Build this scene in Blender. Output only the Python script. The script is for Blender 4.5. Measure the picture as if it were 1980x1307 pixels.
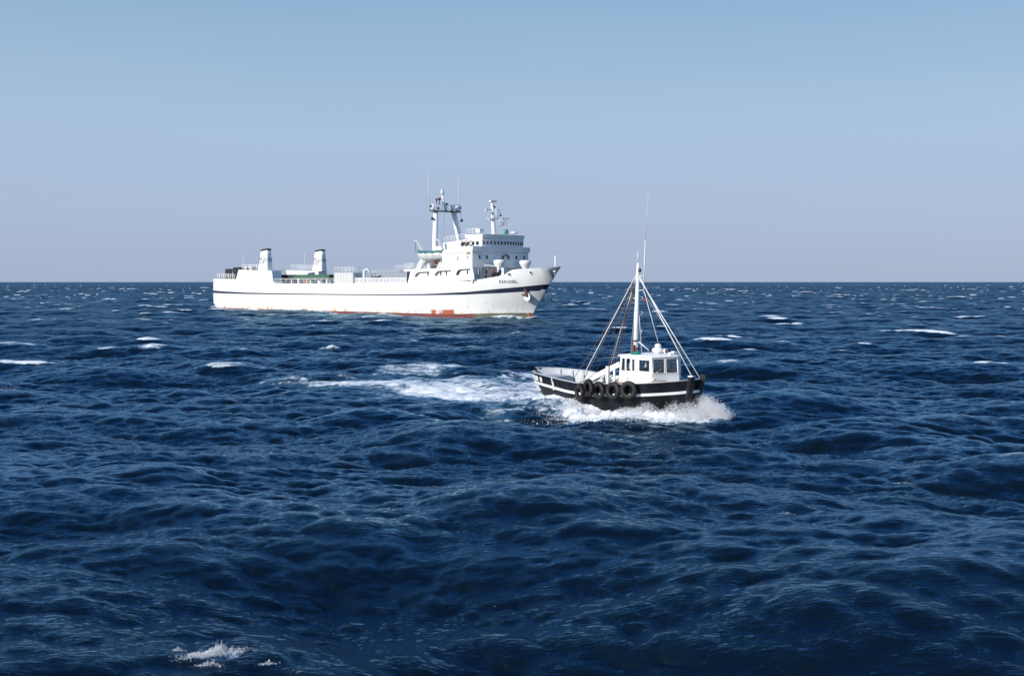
import bpy, math, random
import numpy as np
from mathutils import Vector, Matrix
from mathutils.geometry import tessellate_polygon

# ---------------------------------------------------------------- camera, sky, sun, exposure
scene = bpy.context.scene
for o in list(bpy.data.objects):
    bpy.data.objects.remove(o, do_unlink=True)
CAM_H = 6.3
cam_data = bpy.data.cameras.new("camera")
cam_data.sensor_width = 36.0
cam_data.lens = 42.0
cam_data.clip_start = 0.5
cam_data.clip_end = 60000.0
camera = bpy.data.objects.new("camera", cam_data)
scene.collection.objects.link(camera)
camera.location = (0, 0, CAM_H)
camera.rotation_euler = (math.radians(90 - 2.689), 0, 0)
scene.camera = camera

SUN_DIR = Vector((-0.793, -0.609, 0.0)).normalized()
SUN_EL = math.radians(25.5)
world = bpy.data.worlds.new("World")
scene.world = world
world.use_nodes = True
wn, wl = world.node_tree.nodes, world.node_tree.links
bg = wn["Background"]
sky = wn.new("ShaderNodeTexSky")
sky.sky_type = 'NISHITA'
sky.sun_disc = False
sky.sun_elevation = SUN_EL
sky.sun_rotation = math.atan2(SUN_DIR.x, SUN_DIR.y) % (2 * math.pi)
sky.altitude = 0
sky.air_density = 1.0
sky.dust_density = 0.6
sky.ozone_density = 3.0
# sea air: the sky pales into a lavender-blue haze towards the horizon, the same all round
geo = wn.new("ShaderNodeTexCoord")
sep = wn.new("ShaderNodeSeparateXYZ")
wl.new(geo.outputs["Generated"], sep.inputs[0])
hz = wn.new("ShaderNodeMapRange")
hz.interpolation_type = 'SMOOTHSTEP'
hz.inputs[1].default_value = -0.02
hz.inputs[2].default_value = 0.55
hz.inputs[3].default_value = 0.92
hz.inputs[4].default_value = 0.7
wl.new(sep.outputs[2], hz.inputs[0])
ramp = wn.new("ShaderNodeValToRGB")
ramp.color_ramp.elements[0].position = 0.0
ramp.color_ramp.elements[0].color = (0.385, 0.465, 0.645, 1)
ramp.color_ramp.elements[1].position = 1.0
ramp.color_ramp.elements[1].color = (0.03, 0.13, 0.46, 1)
for p_, c_ in ((0.06, (0.41, 0.505, 0.695)), (0.13, (0.405, 0.55, 0.745)), (0.23, (0.295, 0.475, 0.68)), (0.45, (0.08, 0.31, 0.74))):
    e = ramp.color_ramp.elements.new(p_)
    e.color = (*c_, 1)
# faint uneven layers in the haze
hmap = wn.new("ShaderNodeMapping")
hmap.inputs["Scale"].default_value = (1.2, 1.2, 7.0)
wl.new(geo.outputs["Generated"], hmap.inputs[0])
hns = wn.new("ShaderNodeTexNoise")
hns.inputs["Scale"].default_value = 1.6
hns.inputs["Detail"].default_value = 3
wl.new(hmap.outputs[0], hns.inputs["Vector"])
hadd = wn.new("ShaderNodeMath")
hadd.operation = 'MULTIPLY_ADD'
hadd.inputs[1].default_value = 0.05
wl.new(hns.outputs["Fac"], hadd.inputs[0])
hsub = wn.new("ShaderNodeMath")
hsub.operation = 'SUBTRACT'
hsub.inputs[1].default_value = 0.025
wl.new(sep.outputs[2], hsub.inputs[0])
wl.new(hsub.outputs[0], hadd.inputs[2])
wl.new(hadd.outputs[0], ramp.inputs[0])
sc10 = wn.new("ShaderNodeVectorMath")
sc10.operation = 'SCALE'
sc10.inputs["Scale"].default_value = 10.0
wl.new(ramp.outputs[0], sc10.inputs[0])
smx = wn.new("ShaderNodeMix")
smx.data_type = 'RGBA'
wl.new(hz.outputs[0], smx.inputs[0])
wl.new(sky.outputs[0], smx.inputs[6])
wl.new(sc10.outputs[0], smx.inputs[7])
wl.new(smx.outputs[2], bg.inputs[0])
bg.inputs[1].default_value = 0.10

sun_data = bpy.data.lights.new("sun", 'SUN')
sun_data.energy = 5.0
sun_data.angle = math.radians(0.5)
sun_data.color = (1.0, 0.96, 0.90)
sun = bpy.data.objects.new("sun", sun_data)
scene.collection.objects.link(sun)
sd = Vector((SUN_DIR.x * math.cos(SUN_EL), SUN_DIR.y * math.cos(SUN_EL), math.sin(SUN_EL)))
sun.rotation_euler = sd.to_track_quat('Z', 'Y').to_euler()
sun.location = (-60, -40, 60)

scene.view_settings.view_transform = 'Standard'
scene.view_settings.look = 'None'
scene.view_settings.exposure = 0.0
scene.view_settings.gamma = 1.0
scene.view_settings.use_curve_mapping = False
scene.cycles.max_bounces = 14
scene.cycles.diffuse_bounces = 12
scene.cycles.transmission_bounces = 12
scene.cycles.glossy_bounces = 4
scene.cycles.transparent_max_bounces = 12

rnd = random.Random(7)
rng = np.random.default_rng(11)
COL = scene.collection

# ---------------------------------------------------------------- helpers
def lerp(a, b, t):
    return a + (b - a) * t

def interp(x, pts):
    xs = [p[0] for p in pts]
    ys = [p[1] for p in pts]
    return float(np.interp(x, xs, ys))

class MB:
    """collects simple solids and links them as ONE mesh object"""
    def __init__(self):
        self.v, self.f, self.s = [], [], []

    def add(self, verts, faces, smooth=False):
        n = len(self.v)
        self.v += [tuple(p) for p in verts]
        self.f += [tuple(i + n for i in f) for f in faces]
        self.s += [smooth] * len(faces)
        return self

    def hexa(self, p):
        return self.add(p, [(0, 3, 2, 1), (4, 5, 6, 7), (0, 1, 5, 4), (1, 2, 6, 5), (2, 3, 7, 6), (3, 0, 4, 7)])

    def box(self, c, s, rz=0.0):
        x, y, z = s[0] / 2, s[1] / 2, s[2] / 2
        ca, sa = math.cos(rz), math.sin(rz)
        p = []
        for dz in (-z, z):
            for dx, dy in ((-x, -y), (x, -y), (x, y), (-x, y)):
                p.append((c[0] + dx * ca - dy * sa, c[1] + dx * sa + dy * ca, c[2] + dz))
        return self.hexa(p)

    def bar(self, a, b, w, h):
        """rectangular bar from a to b"""
        a, b = Vector(a), Vector(b)
        d = (b - a).normalized()
        side = d.cross(Vector((0, 0, 1)))
        if side.length < 1e-4:
            side = Vector((0, 1, 0))
        side.normalize()
        up = side.cross(d).normalized()
        p = []
        for q in (a, b):
            for sx, sy in ((-1, -1), (1, -1), (1, 1), (-1, 1)):
                p.append(q + side * (sx * w / 2) + up * (sy * h / 2))
        return self.hexa(p)

    def tube(self, a, b, r0, r1=None, n=8):
        r1 = r0 if r1 is None else r1
        a, b = Vector(a), Vector(b)
        d = (b - a).normalized()
        s = d.orthogonal().normalized()
        t = d.cross(s)
        v = []
        for q, r in ((a, r0), (b, r1)):
            for i in range(n):
                g = 2 * math.pi * i / n
                v.append(q + (s * math.cos(g) + t * math.sin(g)) * r)
        f = [(i, (i + 1) % n, n + (i + 1) % n, n + i) for i in range(n)]
        self.add(v, f, True)
        self.add(v, [tuple(range(n - 1, -1, -1)), tuple(range(n, 2 * n))])
        return self

    def path(self, pts, r, n=6):
        for a, b in zip(pts[:-1], pts[1:]):
            self.tube(a, b, r, r, n)
        return self

    def lathe(self, prof, o=(0, 0, 0), n=16):
        v, f = [], []
        for r, z in prof:
            for i in range(n):
                g = 2 * math.pi * i / n
                v.append((o[0] + r * math.cos(g), o[1] + r * math.sin(g), o[2] + z))
        for j in range(len(prof) - 1):
            for i in range(n):
                f.append((j * n + i, j * n + (i + 1) % n, (j + 1) * n + (i + 1) % n, (j + 1) * n + i))
        self.add(v, f, True)
        self.add([v[i] for i in range(n)], [tuple(range(n - 1, -1, -1))])
        self.add(v[-n:], [tuple(range(n))])
        return self

    def prism(self, poly, axis, a, b):
        """poly of 2D points extruded along an axis from a to b"""
        def P(q, t):
            if axis == 'y':
                return (q[0], t, q[1])
            if axis == 'x':
                return (t, q[0], q[1])
            return (q[0], q[1], t)
        n = len(poly)
        v = [P(q, a) for q in poly] + [P(q, b) for q in poly]
        tris = tessellate_polygon([[Vector((q[0], q[1], 0)) for q in poly]])
        f = [tuple(t) for t in tris] + [tuple(i + n for i in reversed(t)) for t in tris]
        f += [(i, (i + 1) % n, n + (i + 1) % n, n + i) for i in range(n)]
        return self.add(v, f)

    def panel(self, outer, holes, place, thick):
        """flat panel with holes; place(s, t, depth) gives the 3D point"""
        loops = [outer] + holes
        flat = [q for lp in loops for q in lp]
        tris = tessellate_polygon([[Vector((q[0], q[1], 0)) for q in lp] for lp in loops])
        n = len(flat)
        v = [place(q[0], q[1], 0) for q in flat] + [place(q[0], q[1], thick) for q in flat]
        f = [tuple(t) for t in tris] + [tuple(i + n for i in reversed(t)) for t in tris]
        k = 0
        for lp in loops:
            m = len(lp)
            for i in range(m):
                a, b = k + i, k + (i + 1) % m
                f.append((a, b, n + b, n + a))
            k += m
        return self.add(v, f)

    def grid(self, rows, smooth=True, close=False):
        n = len(rows[0])
        v = [p for r in rows for p in r]
        f = []
        m = n if close else n - 1
        for j in range(len(rows) - 1):
            for i in range(m):
                f.append((j * n + i, j * n + (i + 1) % n, (j + 1) * n + (i + 1) % n, (j + 1) * n + i))
        return self.add(v, f, smooth)

    def torus(self, R, r, nR=28, nr=10, squash=1.0):
        """ring in the xz plane (axis along y)"""
        v, f = [], []
        for i in range(nR):
            a = 2 * math.pi * i / nR
            for j in range(nr):
                b = 2 * math.pi * j / nr
                q = R + r * math.cos(b)
                v.append((q * math.cos(a), r * squash * math.sin(b), q * math.sin(a)))
        for i in range(nR):
            for j in range(nr):
                f.append((i * nr + j, i * nr + (j + 1) % nr, ((i + 1) % nR) * nr + (j + 1) % nr, ((i + 1) % nR) * nr + j))
        return self.add(v, f, True)

    def build(self, name, mat, parent=None, fix=True, split=False):
        if split:
            return self.build_split(name, mat, parent)
        me = bpy.data.meshes.new(name)
        me.from_pydata(self.v, [], self.f)
        me.polygons.foreach_set("use_smooth", self.s)
        me.materials.append(mat)
        me.update()
        if fix:
            import bmesh
            bm = bmesh.new()
            bm.from_mesh(me)
            bmesh.ops.remove_doubles(bm, verts=bm.verts, dist=0.0004)
            bmesh.ops.recalc_face_normals(bm, faces=bm.faces)
            bm.to_mesh(me)
            bm.free()
        o = bpy.data.objects.new(name, me)
        COL.objects.link(o)
        if parent:
            o.parent = parent
        return o

    def build_split(self, name, mat, parent):
        """every separate piece becomes an object of its own; touching solids stay together"""
        n = len(self.v)
        up = list(range(n))
        def find(i):
            while up[i] != i:
                up[i] = up[up[i]]
                i = up[i]
            return i
        for f in self.f:
            for i in f[1:]:
                up[find(i)] = find(f[0])
        V = np.array(self.v)
        groups = {}
        for i in range(n):
            groups.setdefault(find(i), []).append(i)
        items = [[set(g), V[g].min(0) - .03, V[g].max(0) + .03] for g in groups.values()]
        merged = True
        while merged:
            merged = False
            for a in range(len(items)):
                for b in range(a + 1, len(items)):
                    if np.all(items[a][1] <= items[b][2]) and np.all(items[b][1] <= items[a][2]):
                        items[a] = [items[a][0] | items[b][0], np.minimum(items[a][1], items[b][1]), np.maximum(items[a][2], items[b][2])]
                        del items[b]
                        merged = True
                        break
                if merged:
                    break
        first = None
        for ids, _, _ in items:
            sub = MB()
            mp = {g: k for k, g in enumerate(sorted(ids))}
            sub.v = [self.v[g] for g in sorted(ids)]
            for f, s in zip(self.f, self.s):
                if f[0] in mp:
                    sub.f.append(tuple(mp[i] for i in f))
                    sub.s.append(s)
            o = sub.build(name, mat, parent)
            first = first or o
        return first

def empty(name, loc, rz=0.0):
    o = bpy.data.objects.new(name, None)
    o.empty_display_size = 0.5
    COL.objects.link(o)
    o.location = loc
    o.rotation_euler = (0, 0, rz)
    return o

def tag(o, label=None, cat=None, group=None, kind=None):
    if label: o["label"] = label
    if cat: o["category"] = cat
    if group: o["group"] = group
    if kind: o["kind"] = kind
    return o

def rrect(x0, x1, z0, z1, r, n=5):
    """rounded rectangle; r may be one radius or four (lower left, lower right, upper right, upper left)"""
    rs = r if isinstance(r, (tuple, list)) else (r,) * 4
    out = []
    for (cx, cz, a0), q in zip(((x0, z0, 180), (x1, z0, 270), (x1, z1, 0), (x0, z1, 90)), rs):
        sx = 1 if cx == x0 else -1
        sz = 1 if cz == z0 else -1
        if q < 1e-4:
            out.append((cx, cz))
            continue
        for i in range(n + 1):
            a = math.radians(a0 + 90 * i / n)
            out.append((cx + sx * q + q * math.cos(a), cz + sz * q + q * math.sin(a)))
    return out

# ---------------------------------------------------------------- materials
def nodemat(name):
    m = bpy.data.materials.new(name)
    m.use_nodes = True
    return m, m.node_tree.nodes, m.node_tree.links, m.node_tree.nodes["Principled BSDF"]

def paint(name, col, rough=0.45, var=0.08, scale=1.5, metal=0.0, bump=0.0, spec=0.5):
    m, n, l, b = nodemat(name)
    tc = n.new("ShaderNodeTexCoord")
    nz = n.new("ShaderNodeTexNoise")
    nz.inputs["Scale"].default_value = scale
    nz.inputs["Detail"].default_value = 6
    l.new(tc.outputs["Object"], nz.inputs["Vector"])
    mr = n.new("ShaderNodeMapRange")
    mr.inputs[1].default_value = 0.3
    mr.inputs[2].default_value = 0.7
    mr.inputs[3].default_value = 1 - var
    mr.inputs[4].default_value = 1 + var
    l.new(nz.outputs["Fac"], mr.inputs[0])
    mx = n.new("ShaderNodeMix")
    mx.data_type = 'RGBA'
    mx.blend_type = 'MULTIPLY'
    mx.inputs["Factor"].default_value = 1
    mx.inputs["A"].default_value = (*col, 1)
    l.new(mr.outputs[0], mx.inputs["B"])
    l.new(mx.outputs["Result"], b.inputs["Base Color"])
    b.inputs["Roughness"].default_value = rough
    b.inputs["Metallic"].default_value = metal
    b.inputs["Specular IOR Level"].default_value = spec
    if bump:
        bp = n.new("ShaderNodeBump")
        bp.inputs["Strength"].default_value = bump
        bp.inputs["Distance"].default_value = 0.02
        l.new(nz.outputs["Fac"], bp.inputs["Height"])
        l.new(bp.outputs[0], b.inputs["Normal"])
    return m

M = {}
M['white'] = paint('white_paint', (0.82, 0.81, 0.78), 0.4, 0.03, 0.6)
M['offwhite'] = paint('aged_and_shaded_white', (0.66, 0.66, 0.63), 0.5, 0.07, 2.0)
M['greywhite'] = paint('pale_grey_paint', (0.42, 0.44, 0.46), 0.5, 0.06, 1.5)
M['boxgrey'] = paint('container_grey', (0.30, 0.33, 0.37), 0.55, 0.06, 1.5)
M['deck'] = paint('deck_paint', (0.16, 0.17, 0.16), 0.75, 0.15, 0.8)
M['navy'] = paint('navy_paint', (0.022, 0.026, 0.055), 0.4, 0.15, 0.5)
M['black'] = paint('black_paint', (0.012, 0.012, 0.014), 0.5, 0.2, 2.0)
M['rubber'] = paint('worn_rubber', (0.011, 0.010, 0.010), 0.65, 0.5, 6.0, bump=0.6)
M['glass_dark'] = paint('dark_window_glass', (0.02, 0.022, 0.026), 0.08, 0.1)
M['green'] = paint('green_tarpaulin', (0.045, 0.115, 0.07), 0.7, 0.12, 1.0)
M['darkgreen'] = paint('dark_tarpaulin', (0.016, 0.03, 0.038), 0.7, 0.12, 1.0)
M['teal'] = paint('teal_canvas', (0.03, 0.16, 0.15), 0.7, 0.1, 2.0)
M['viridian'] = paint('green_plastic', (0.02, 0.2, 0.12), 0.4, 0.1, 2.0)
M['dark'] = paint('dark_canvas', (0.016, 0.017, 0.024), 0.7, 0.25, 1.5)
M['steel'] = paint('grey_steel', (0.28, 0.28, 0.27), 0.5, 0.1, 3.0, 0.4)
M['darksteel'] = paint('dark_steel', (0.06, 0.05, 0.045), 0.6, 0.2, 3.0)
M['rust'] = paint('rusty_iron', (0.11, 0.055, 0.045), 0.8, 0.25, 3.0)
M['rope'] = paint('brown_rope', (0.17, 0.11, 0.085), 0.9, 0.15, 8.0)
M['tan'] = paint('tan_rope', (0.36, 0.27, 0.16), 0.9, 0.15, 8.0)
M['wire'] = paint('white_wire', (0.7, 0.69, 0.65), 0.5, 0.05, 4.0)
M['thinwire'] = paint('grey_wire', (0.4, 0.4, 0.4), 0.5, 0.05, 4.0)
M['orange'] = paint('orange_paint', (0.5, 0.12, 0.04), 0.5, 0.1)
M['red'] = paint('red_cloth', (0.4, 0.03, 0.03), 0.8, 0.1)
M['wood'] = paint('varnished_wood', (0.2, 0.09, 0.05), 0.5, 0.2, 3.0)
M['skin'] = paint('skin', (0.45, 0.27, 0.19), 0.55, 0.05)
M['hair'] = paint('brown_hair', (0.04, 0.025, 0.018), 0.7, 0.1)
M['bluecloth'] = paint('blue_cloth', (0.03, 0.05, 0.22), 0.9, 0.1)
M['greycloth'] = paint('grey_cloth', (0.14, 0.14, 0.15), 0.9, 0.1)
M['redcloth'] = paint('maroon_cloth', (0.22, 0.06, 0.06), 0.9, 0.1)
M['whitecloth'] = paint('white_cloth', (0.7, 0.7, 0.68), 0.9, 0.05)
M['lettering'] = paint('grey_lettering', (0.09, 0.09, 0.1), 0.5, 0.1)
M['paleletter'] = paint('faded_lettering', (0.5, 0.52, 0.5), 0.5, 0.1)
M['brown'] = paint('brown_leather', (0.3, 0.2, 0.11), 0.8, 0.2, 5.0)

def glass_mat():
    m, n, l, b = nodemat('window_glass')
    out = n["Material Output"]
    tr = n.new("ShaderNodeBsdfTransparent")
    tr.inputs[0].default_value = (0.72, 0.76, 0.78, 1)
    gl = n.new("ShaderNodeBsdfGlossy")
    gl.inputs["Roughness"].default_value = 0.03
    fr = n.new("ShaderNodeFresnel")
    fr.inputs[0].default_value = 1.5
    mr = n.new("ShaderNodeMapRange")
    mr.inputs[3].default_value = 0.04
    mr.inputs[4].default_value = 1.0
    l.new(fr.outputs[0], mr.inputs[0])
    mx = n.new("ShaderNodeMixShader")
    l.new(mr.outputs[0], mx.inputs[0])
    l.new(tr.outputs[0], mx.inputs[1])
    l.new(gl.outputs[0], mx.inputs[2])
    l.new(mx.outputs[0], out.inputs[0])
    return m
M['glass'] = glass_mat()

class NT:
    """short arithmetic on shader sockets"""
    def __init__(self, n, l):
        self.n, self.l = n, l

    def _in(self, node, i, v):
        if hasattr(v, 'is_output'):
            self.l.new(v, node.inputs[i])
        else:
            node.inputs[i].default_value = v

    def m(self, op, a, b=0.0, c=0.0, clamp=False):
        q = self.n.new("ShaderNodeMath")
        q.operation = op
        q.use_clamp = clamp
        self._in(q, 0, a)
        self._in(q, 1, b)
        if op == 'MULTIPLY_ADD':
            self._in(q, 2, c)
        return q.outputs[0]

    def step(self, v, lo, hi, inv=False):
        q = self.n.new("ShaderNodeMapRange")
        q.interpolation_type = 'SMOOTHSTEP'
        self._in(q, 0, v)
        self._in(q, 1, lo)
        self._in(q, 2, hi)
        q.inputs[3].default_value = 1.0 if inv else 0.0
        q.inputs[4].default_value = 0.0 if inv else 1.0
        return q.outputs[0]

    def noise(self, vec, scale, detail=4, rough=0.55, sc3=None):
        if sc3:
            mp = self.n.new("ShaderNodeMapping")
            mp.inputs["Scale"].default_value = sc3
            self.l.new(vec, mp.inputs[0])
            vec = mp.outputs[0]
        q = self.n.new("ShaderNodeTexNoise")
        q.inputs["Scale"].default_value = scale
        q.inputs["Detail"].default_value = detail
        q.inputs["Roughness"].default_value = rough
        self.l.new(vec, q.inputs["Vector"])
        return q.outputs["Fac"]

    def mix(self, fac, a, b):
        q = self.n.new("ShaderNodeMix")
        q.data_type = 'RGBA'
        self._in(q, 0, fac)
        for k, v in ((6, a), (7, b)):
            if hasattr(v, 'is_output'):
                self.l.new(v, q.inputs[k])
            else:
                q.inputs[k].default_value = (*v, 1)
        return q.outputs[2]

def ship_hull_mat():
    m, n, l, b = nodemat('ferry_hull_paint')
    t = NT(n, l)
    tc = n.new("ShaderNodeTexCoord").outputs["Object"]
    sx = n.new("ShaderNodeSeparateXYZ")
    l.new(tc, sx.inputs[0])
    X, Z = sx.outputs[0], sx.outputs[2]
    nb = t.noise(tc, 0.35, 5)
    nf = t.noise(tc, 2.2, 6, 0.65)
    ns = t.noise(tc, 1.0, 5, 0.6, (0.9, 0.9, 0.10))       # vertical streaks
    base = t.mix(t.step(nb, 0.35, 0.7), (0.77, 0.76, 0.73), (0.72, 0.72, 0.68))
    # bare salt-stained and chipped belt low on the hull
    low = t.step(Z, 0.9, 1.5, inv=True)
    belt = t.m('MULTIPLY', low, t.step(ns, 0.47, 0.64))
    seam = t.m('MAXIMUM', t.step(t.m('ABSOLUTE', t.m('SUBTRACT', t.m('FRACT', t.m('MULTIPLY', X, 0.14)), 0.5)), 0.0, 0.012, inv=True),
               t.step(t.m('ABSOLUTE', t.m('SUBTRACT', t.m('FRACT', t.m('MULTIPLY', Z, 0.52)), 0.5)), 0.0, 0.03, inv=True))
    base = t.mix(t.m('MULTIPLY', seam, 0.10), base, (0.45, 0.42, 0.36))
    runs = t.m('MULTIPLY', t.step(ns, 0.60, 0.72), t.step(Z, 1.5, 5.5, inv=True))
    base = t.mix(t.m('MULTIPLY', runs, 0.35), base, (0.58, 0.50, 0.36))
    c = t.mix(t.m('MULTIPLY', belt, 0.85), base, (0.60, 0.36, 0.13))
    chips = t.m('MULTIPLY', t.step(nf, 0.585, 0.65), t.step(X, -26, -10))
    chips = t.m('MULTIPLY', chips, t.step(Z, 2.0, 3.2, inv=True))
    c = t.mix(t.m('MULTIPLY', chips, 0.85), c, (0.36, 0.20, 0.08))
    # streak under the midship scupper
    st = t.m('MULTIPLY', t.step(t.m('ABSOLUTE', t.m('ADD', X, 56.3)), 0.4, 1.7, inv=True), t.step(Z, 0.95, 1.1, inv=True))
    c = t.mix(t.m('MULTIPLY', st, t.step(ns, 0.3, 0.6)), c, (0.66, 0.33, 0.07))
    # primer-orange patch
    po = t.m('MULTIPLY', t.step(t.m('ADD', X, t.m('MULTIPLY', nf, 3.0)), -18.2, -17.2), t.step(t.m('ADD', X, t.m('MULTIPLY', nf, 1.5)), -12.4, -12.0, inv=True))
    po = t.m('MULTIPLY', po, t.step(Z, 1.40, 1.46, inv=True))
    po = t.m('MULTIPLY', po, t.m('MAXIMUM', t.step(t.m('ADD', X, t.m('MULTIPLY', nf, 2.0)), -15.4, -14.6), t.step(ns, 0.47, 0.52)))
    po2 = t.m('MULTIPLY', t.step(X, -24, -18), t.step(nf, 0.48, 0.56))
    po2 = t.m('MULTIPLY', po2, t.m('MULTIPLY', t.step(Z, 1.25, 1.4, inv=True), t.step(X, -17, -16.5, inv=True)))
    po = t.m('MAXIMUM', po, po2)
    c = t.mix(po, c, (0.40, 0.11, 0.05))
    # boot topping: red aft, weathered green forward
    edge = t.m('ADD', Z, t.m('MULTIPLY', t.m('SUBTRACT', nf, 0.5), 0.22))
    line = t.m('ADD', 0.62, t.m('MULTIPLY', t.step(X, -16, 0), 0.36))
    boot = t.step(t.m('SUBTRACT', edge, line), -0.02, 0.03, inv=True)
    red = t.mix(t.step(nb, 0.3, 0.7), (0.175, 0.05, 0.042), (0.13, 0.042, 0.038))
    grn = t.mix(t.m('MULTIPLY', t.step(ns, 0.58, 0.62), 0.9), (0.12, 0.13, 0.085), (0.22, 0.06, 0.045))
    bt = t.mix(t.step(t.m('ADD', X, t.m('MULTIPLY', nf, 3.0)), -8.0, -6.6), red, grn)
    bt = t.mix(t.step(t.m('ADD', X, t.m('MULTIPLY', nf, 0.6)), -0.75, -0.6), bt, (0.24, 0.07, 0.05))
    c = t.mix(boot, c, bt)
    l.new(c, b.inputs["Base Color"])
    b.inputs["Roughness"].default_value = 0.42
    bp = n.new("ShaderNodeBump")
    bp.inputs["Strength"].default_value = 0.15
    bp.inputs["Distance"].default_value = 0.05
    l.new(t.noise(tc, 0.5, 2), bp.inputs["Height"])
    l.new(bp.outputs[0], b.inputs["Normal"])
    return m
M['ship_hull'] = ship_hull_mat()

def boat_hull_mat():
    m, n, l, b = nodemat('boat_hull_paint')
    t = NT(n, l)
    tc = n.new("ShaderNodeTexCoord").outputs["Object"]
    sx = n.new("ShaderNodeSeparateXYZ")
    l.new(tc, sx.inputs[0])
    nf = t.noise(tc, 2.5, 6, 0.6)
    ns = t.noise(tc, 2.0, 5, 0.6, (1.0, 1.0, 0.15))
    c = t.mix(t.step(ns, 0.4, 0.75), (0.005, 0.0055, 0.008), (0.015, 0.016, 0.024))
    z = t.m('ADD', sx.outputs[2], t.m('MULTIPLY', nf, 0.06))
    c = t.mix(t.step(z, 0.10, 0.13, inv=True), c, (0.34, 0.075, 0.05))
    l.new(c, b.inputs["Base Color"])
    b.inputs["Roughness"].default_value = 0.42
    b.inputs["Specular IOR Level"].default_value = 0.3
    # carvel planking seams
    bp = n.new("ShaderNodeBump")
    bp.inputs["Strength"].default_value = 0.25
    bp.inputs["Distance"].default_value = 0.02
    wv = n.new("ShaderNodeTexWave")
    wv.bands_direction = 'Z'
    wv.inputs["Scale"].default_value = 1.7
    wv.inputs["Distortion"].default_value = 0.3
    l.new(tc, wv.inputs[0])
    l.new(wv.outputs["Fac"], bp.inputs["Height"])
    l.new(bp.outputs[0], b.inputs["Normal"])
    return m
M['boat_hull'] = boat_hull_mat()

# ---------------------------------------------------------------- frames of the two vessels
BOAT_O, BOAT_RZ = (7.93, 55.59), math.radians(-42.0)
SHIP_O, SHIP_RZ = (3.73, 205.13), math.radians(-44.5)

def to_local(x, y, o, rz):
    dx, dy = x - o[0], y - o[1]
    c, s = math.cos(rz), math.sin(rz)
    return dx * c + dy * s, -dx * s + dy * c

def to_world(x, y, z, o, rz):
    c, s = math.cos(rz), math.sin(rz)
    return (o[0] + x * c - y * s, o[1] + x * s + y * c, z)

def ss(v, lo, hi):
    t = np.clip((v - lo) / (hi - lo), 0, 1)
    return t * t * (3 - 2 * t)

# boat half breadths (s = 0 stern ... 1 stem) used by the hull and by the water around it
B_RAIL = [(0, 0), (0.012, .26), (0.035, .52), (0.08, .86), (0.15, 1.2), (0.25, 1.48), (0.42, 1.68), (0.6, 1.74), (0.71, 1.72), (0.79, 1.60), (0.86, 1.38), (0.92, 1.06), (0.964, .78), (1, 0.46)]
B_WL = [(0, 0), (0.03, .22), (0.1, .62), (0.25, 1.16), (0.42, 1.42), (0.6, 1.42), (0.72, 1.2), (0.84, .86), (0.93, .5), (1, 0.24)]

# ---------------------------------------------------------------- the sea
WIND = math.radians(-101)                 # waves run roughly towards the viewer

def ocean_tile(L, N, kmin, kmax, seed, alpha=0.024, kp=2 * math.pi / 24.0):
    r = np.random.default_rng(seed)
    k1 = 2 * math.pi * np.fft.fftfreq(N, L / N)
    kx, ky = np.meshgrid(k1, k1, indexing='ij')
    k = np.hypot(kx, ky)
    k[0, 0] = 1
    th = np.arctan2(ky, kx) - WIND
    spread = np.clip(np.cos(th), 0, 1) ** 3 * 1.1 + 0.06
    spread = np.where(k > 3 * kp, np.clip(np.cos(th), 0, 1) ** 2.6 * 1.0 + 0.09, spread)
    S = alpha / 2 * k ** -4.0 * np.exp(-1.25 * (kp / k) ** 2) * spread * (2 / math.pi)
    S = S * np.exp(-(k / 24.0) ** 1.3)
    S[(k < kmin) | (k > kmax)] = 0
    S[0, 0] = 0
    dk = 2 * math.pi / L
    a = np.sqrt(S) * dk / math.sqrt(2) * (r.standard_normal((N, N)) + 1j * r.standard_normal((N, N)))
    nn = N * N
    R = lambda q: np.real(np.fft.ifft2(q)) * nn * math.sqrt(2)
    h = R(a)
    dx, dy = R(1j * kx / k * a), R(1j * ky / k * a)
    return h, -dx, -dy, (kx, ky, k, a, R)

LAM = 1.2
LA, NA = 223.0, 1024
LB, NB_ = 41.0, 1024
hA, dxA, dyA, auxA = ocean_tile(LA, NA, 0, 2 * math.pi / 1.6, 3)
hB, dxB, dyB, auxB = ocean_tile(LB, NB_, 2 * math.pi / 1.6, 2 * math.pi / 0.14, 5, alpha=0.060)
kx, ky, k, a, R = auxA
dm = np.exp(-(k / 3.2) ** 2)
jxx, jyy, jxy = R(kx * kx / k * a * dm), R(ky * ky / k * a * dm), R(kx * ky / k * a * dm)
JA = (1 - LAM * jxx) * (1 - LAM * jyy) - (LAM * jxy) ** 2
# sign check: crests must be the compressed places
if np.mean(JA[hA > hA.std()]) > 1:
    JA = (1 + LAM * jxx) * (1 + LAM * jyy) - (LAM * jxy) ** 2
q = np.percentile(JA, [0.5, 2.9])
foamA = np.clip((q[1] - JA) / (q[1] - q[0]), 0, 1.3)
trail = foamA.copy()                        # foam left behind on the windward side
for i in range(1, 9):
    sh = (int(round(-math.cos(WIND) * i * 1.5)), int(round(-math.sin(WIND) * i * 1.5)))
    trail = np.maximum(trail, np.roll(foamA, sh, (0, 1)) * (0.80 ** i))
foamA = trail

def big_noise(N, p, seed):
    r = np.random.default_rng(seed)
    f = np.fft.fftfreq(N)
    fx, fy = np.meshgrid(f, f, indexing='ij')
    kk = np.hypot(fx, fy)
    kk[0, 0] = 1
    q = np.real(np.fft.ifft2(np.fft.fft2(r.standard_normal((N, N))) * kk ** -p * (kk > 1.5 / N)))
    return (q - q.mean()) / q.std()
modN = big_noise(512, 1.3, 21)

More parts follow.
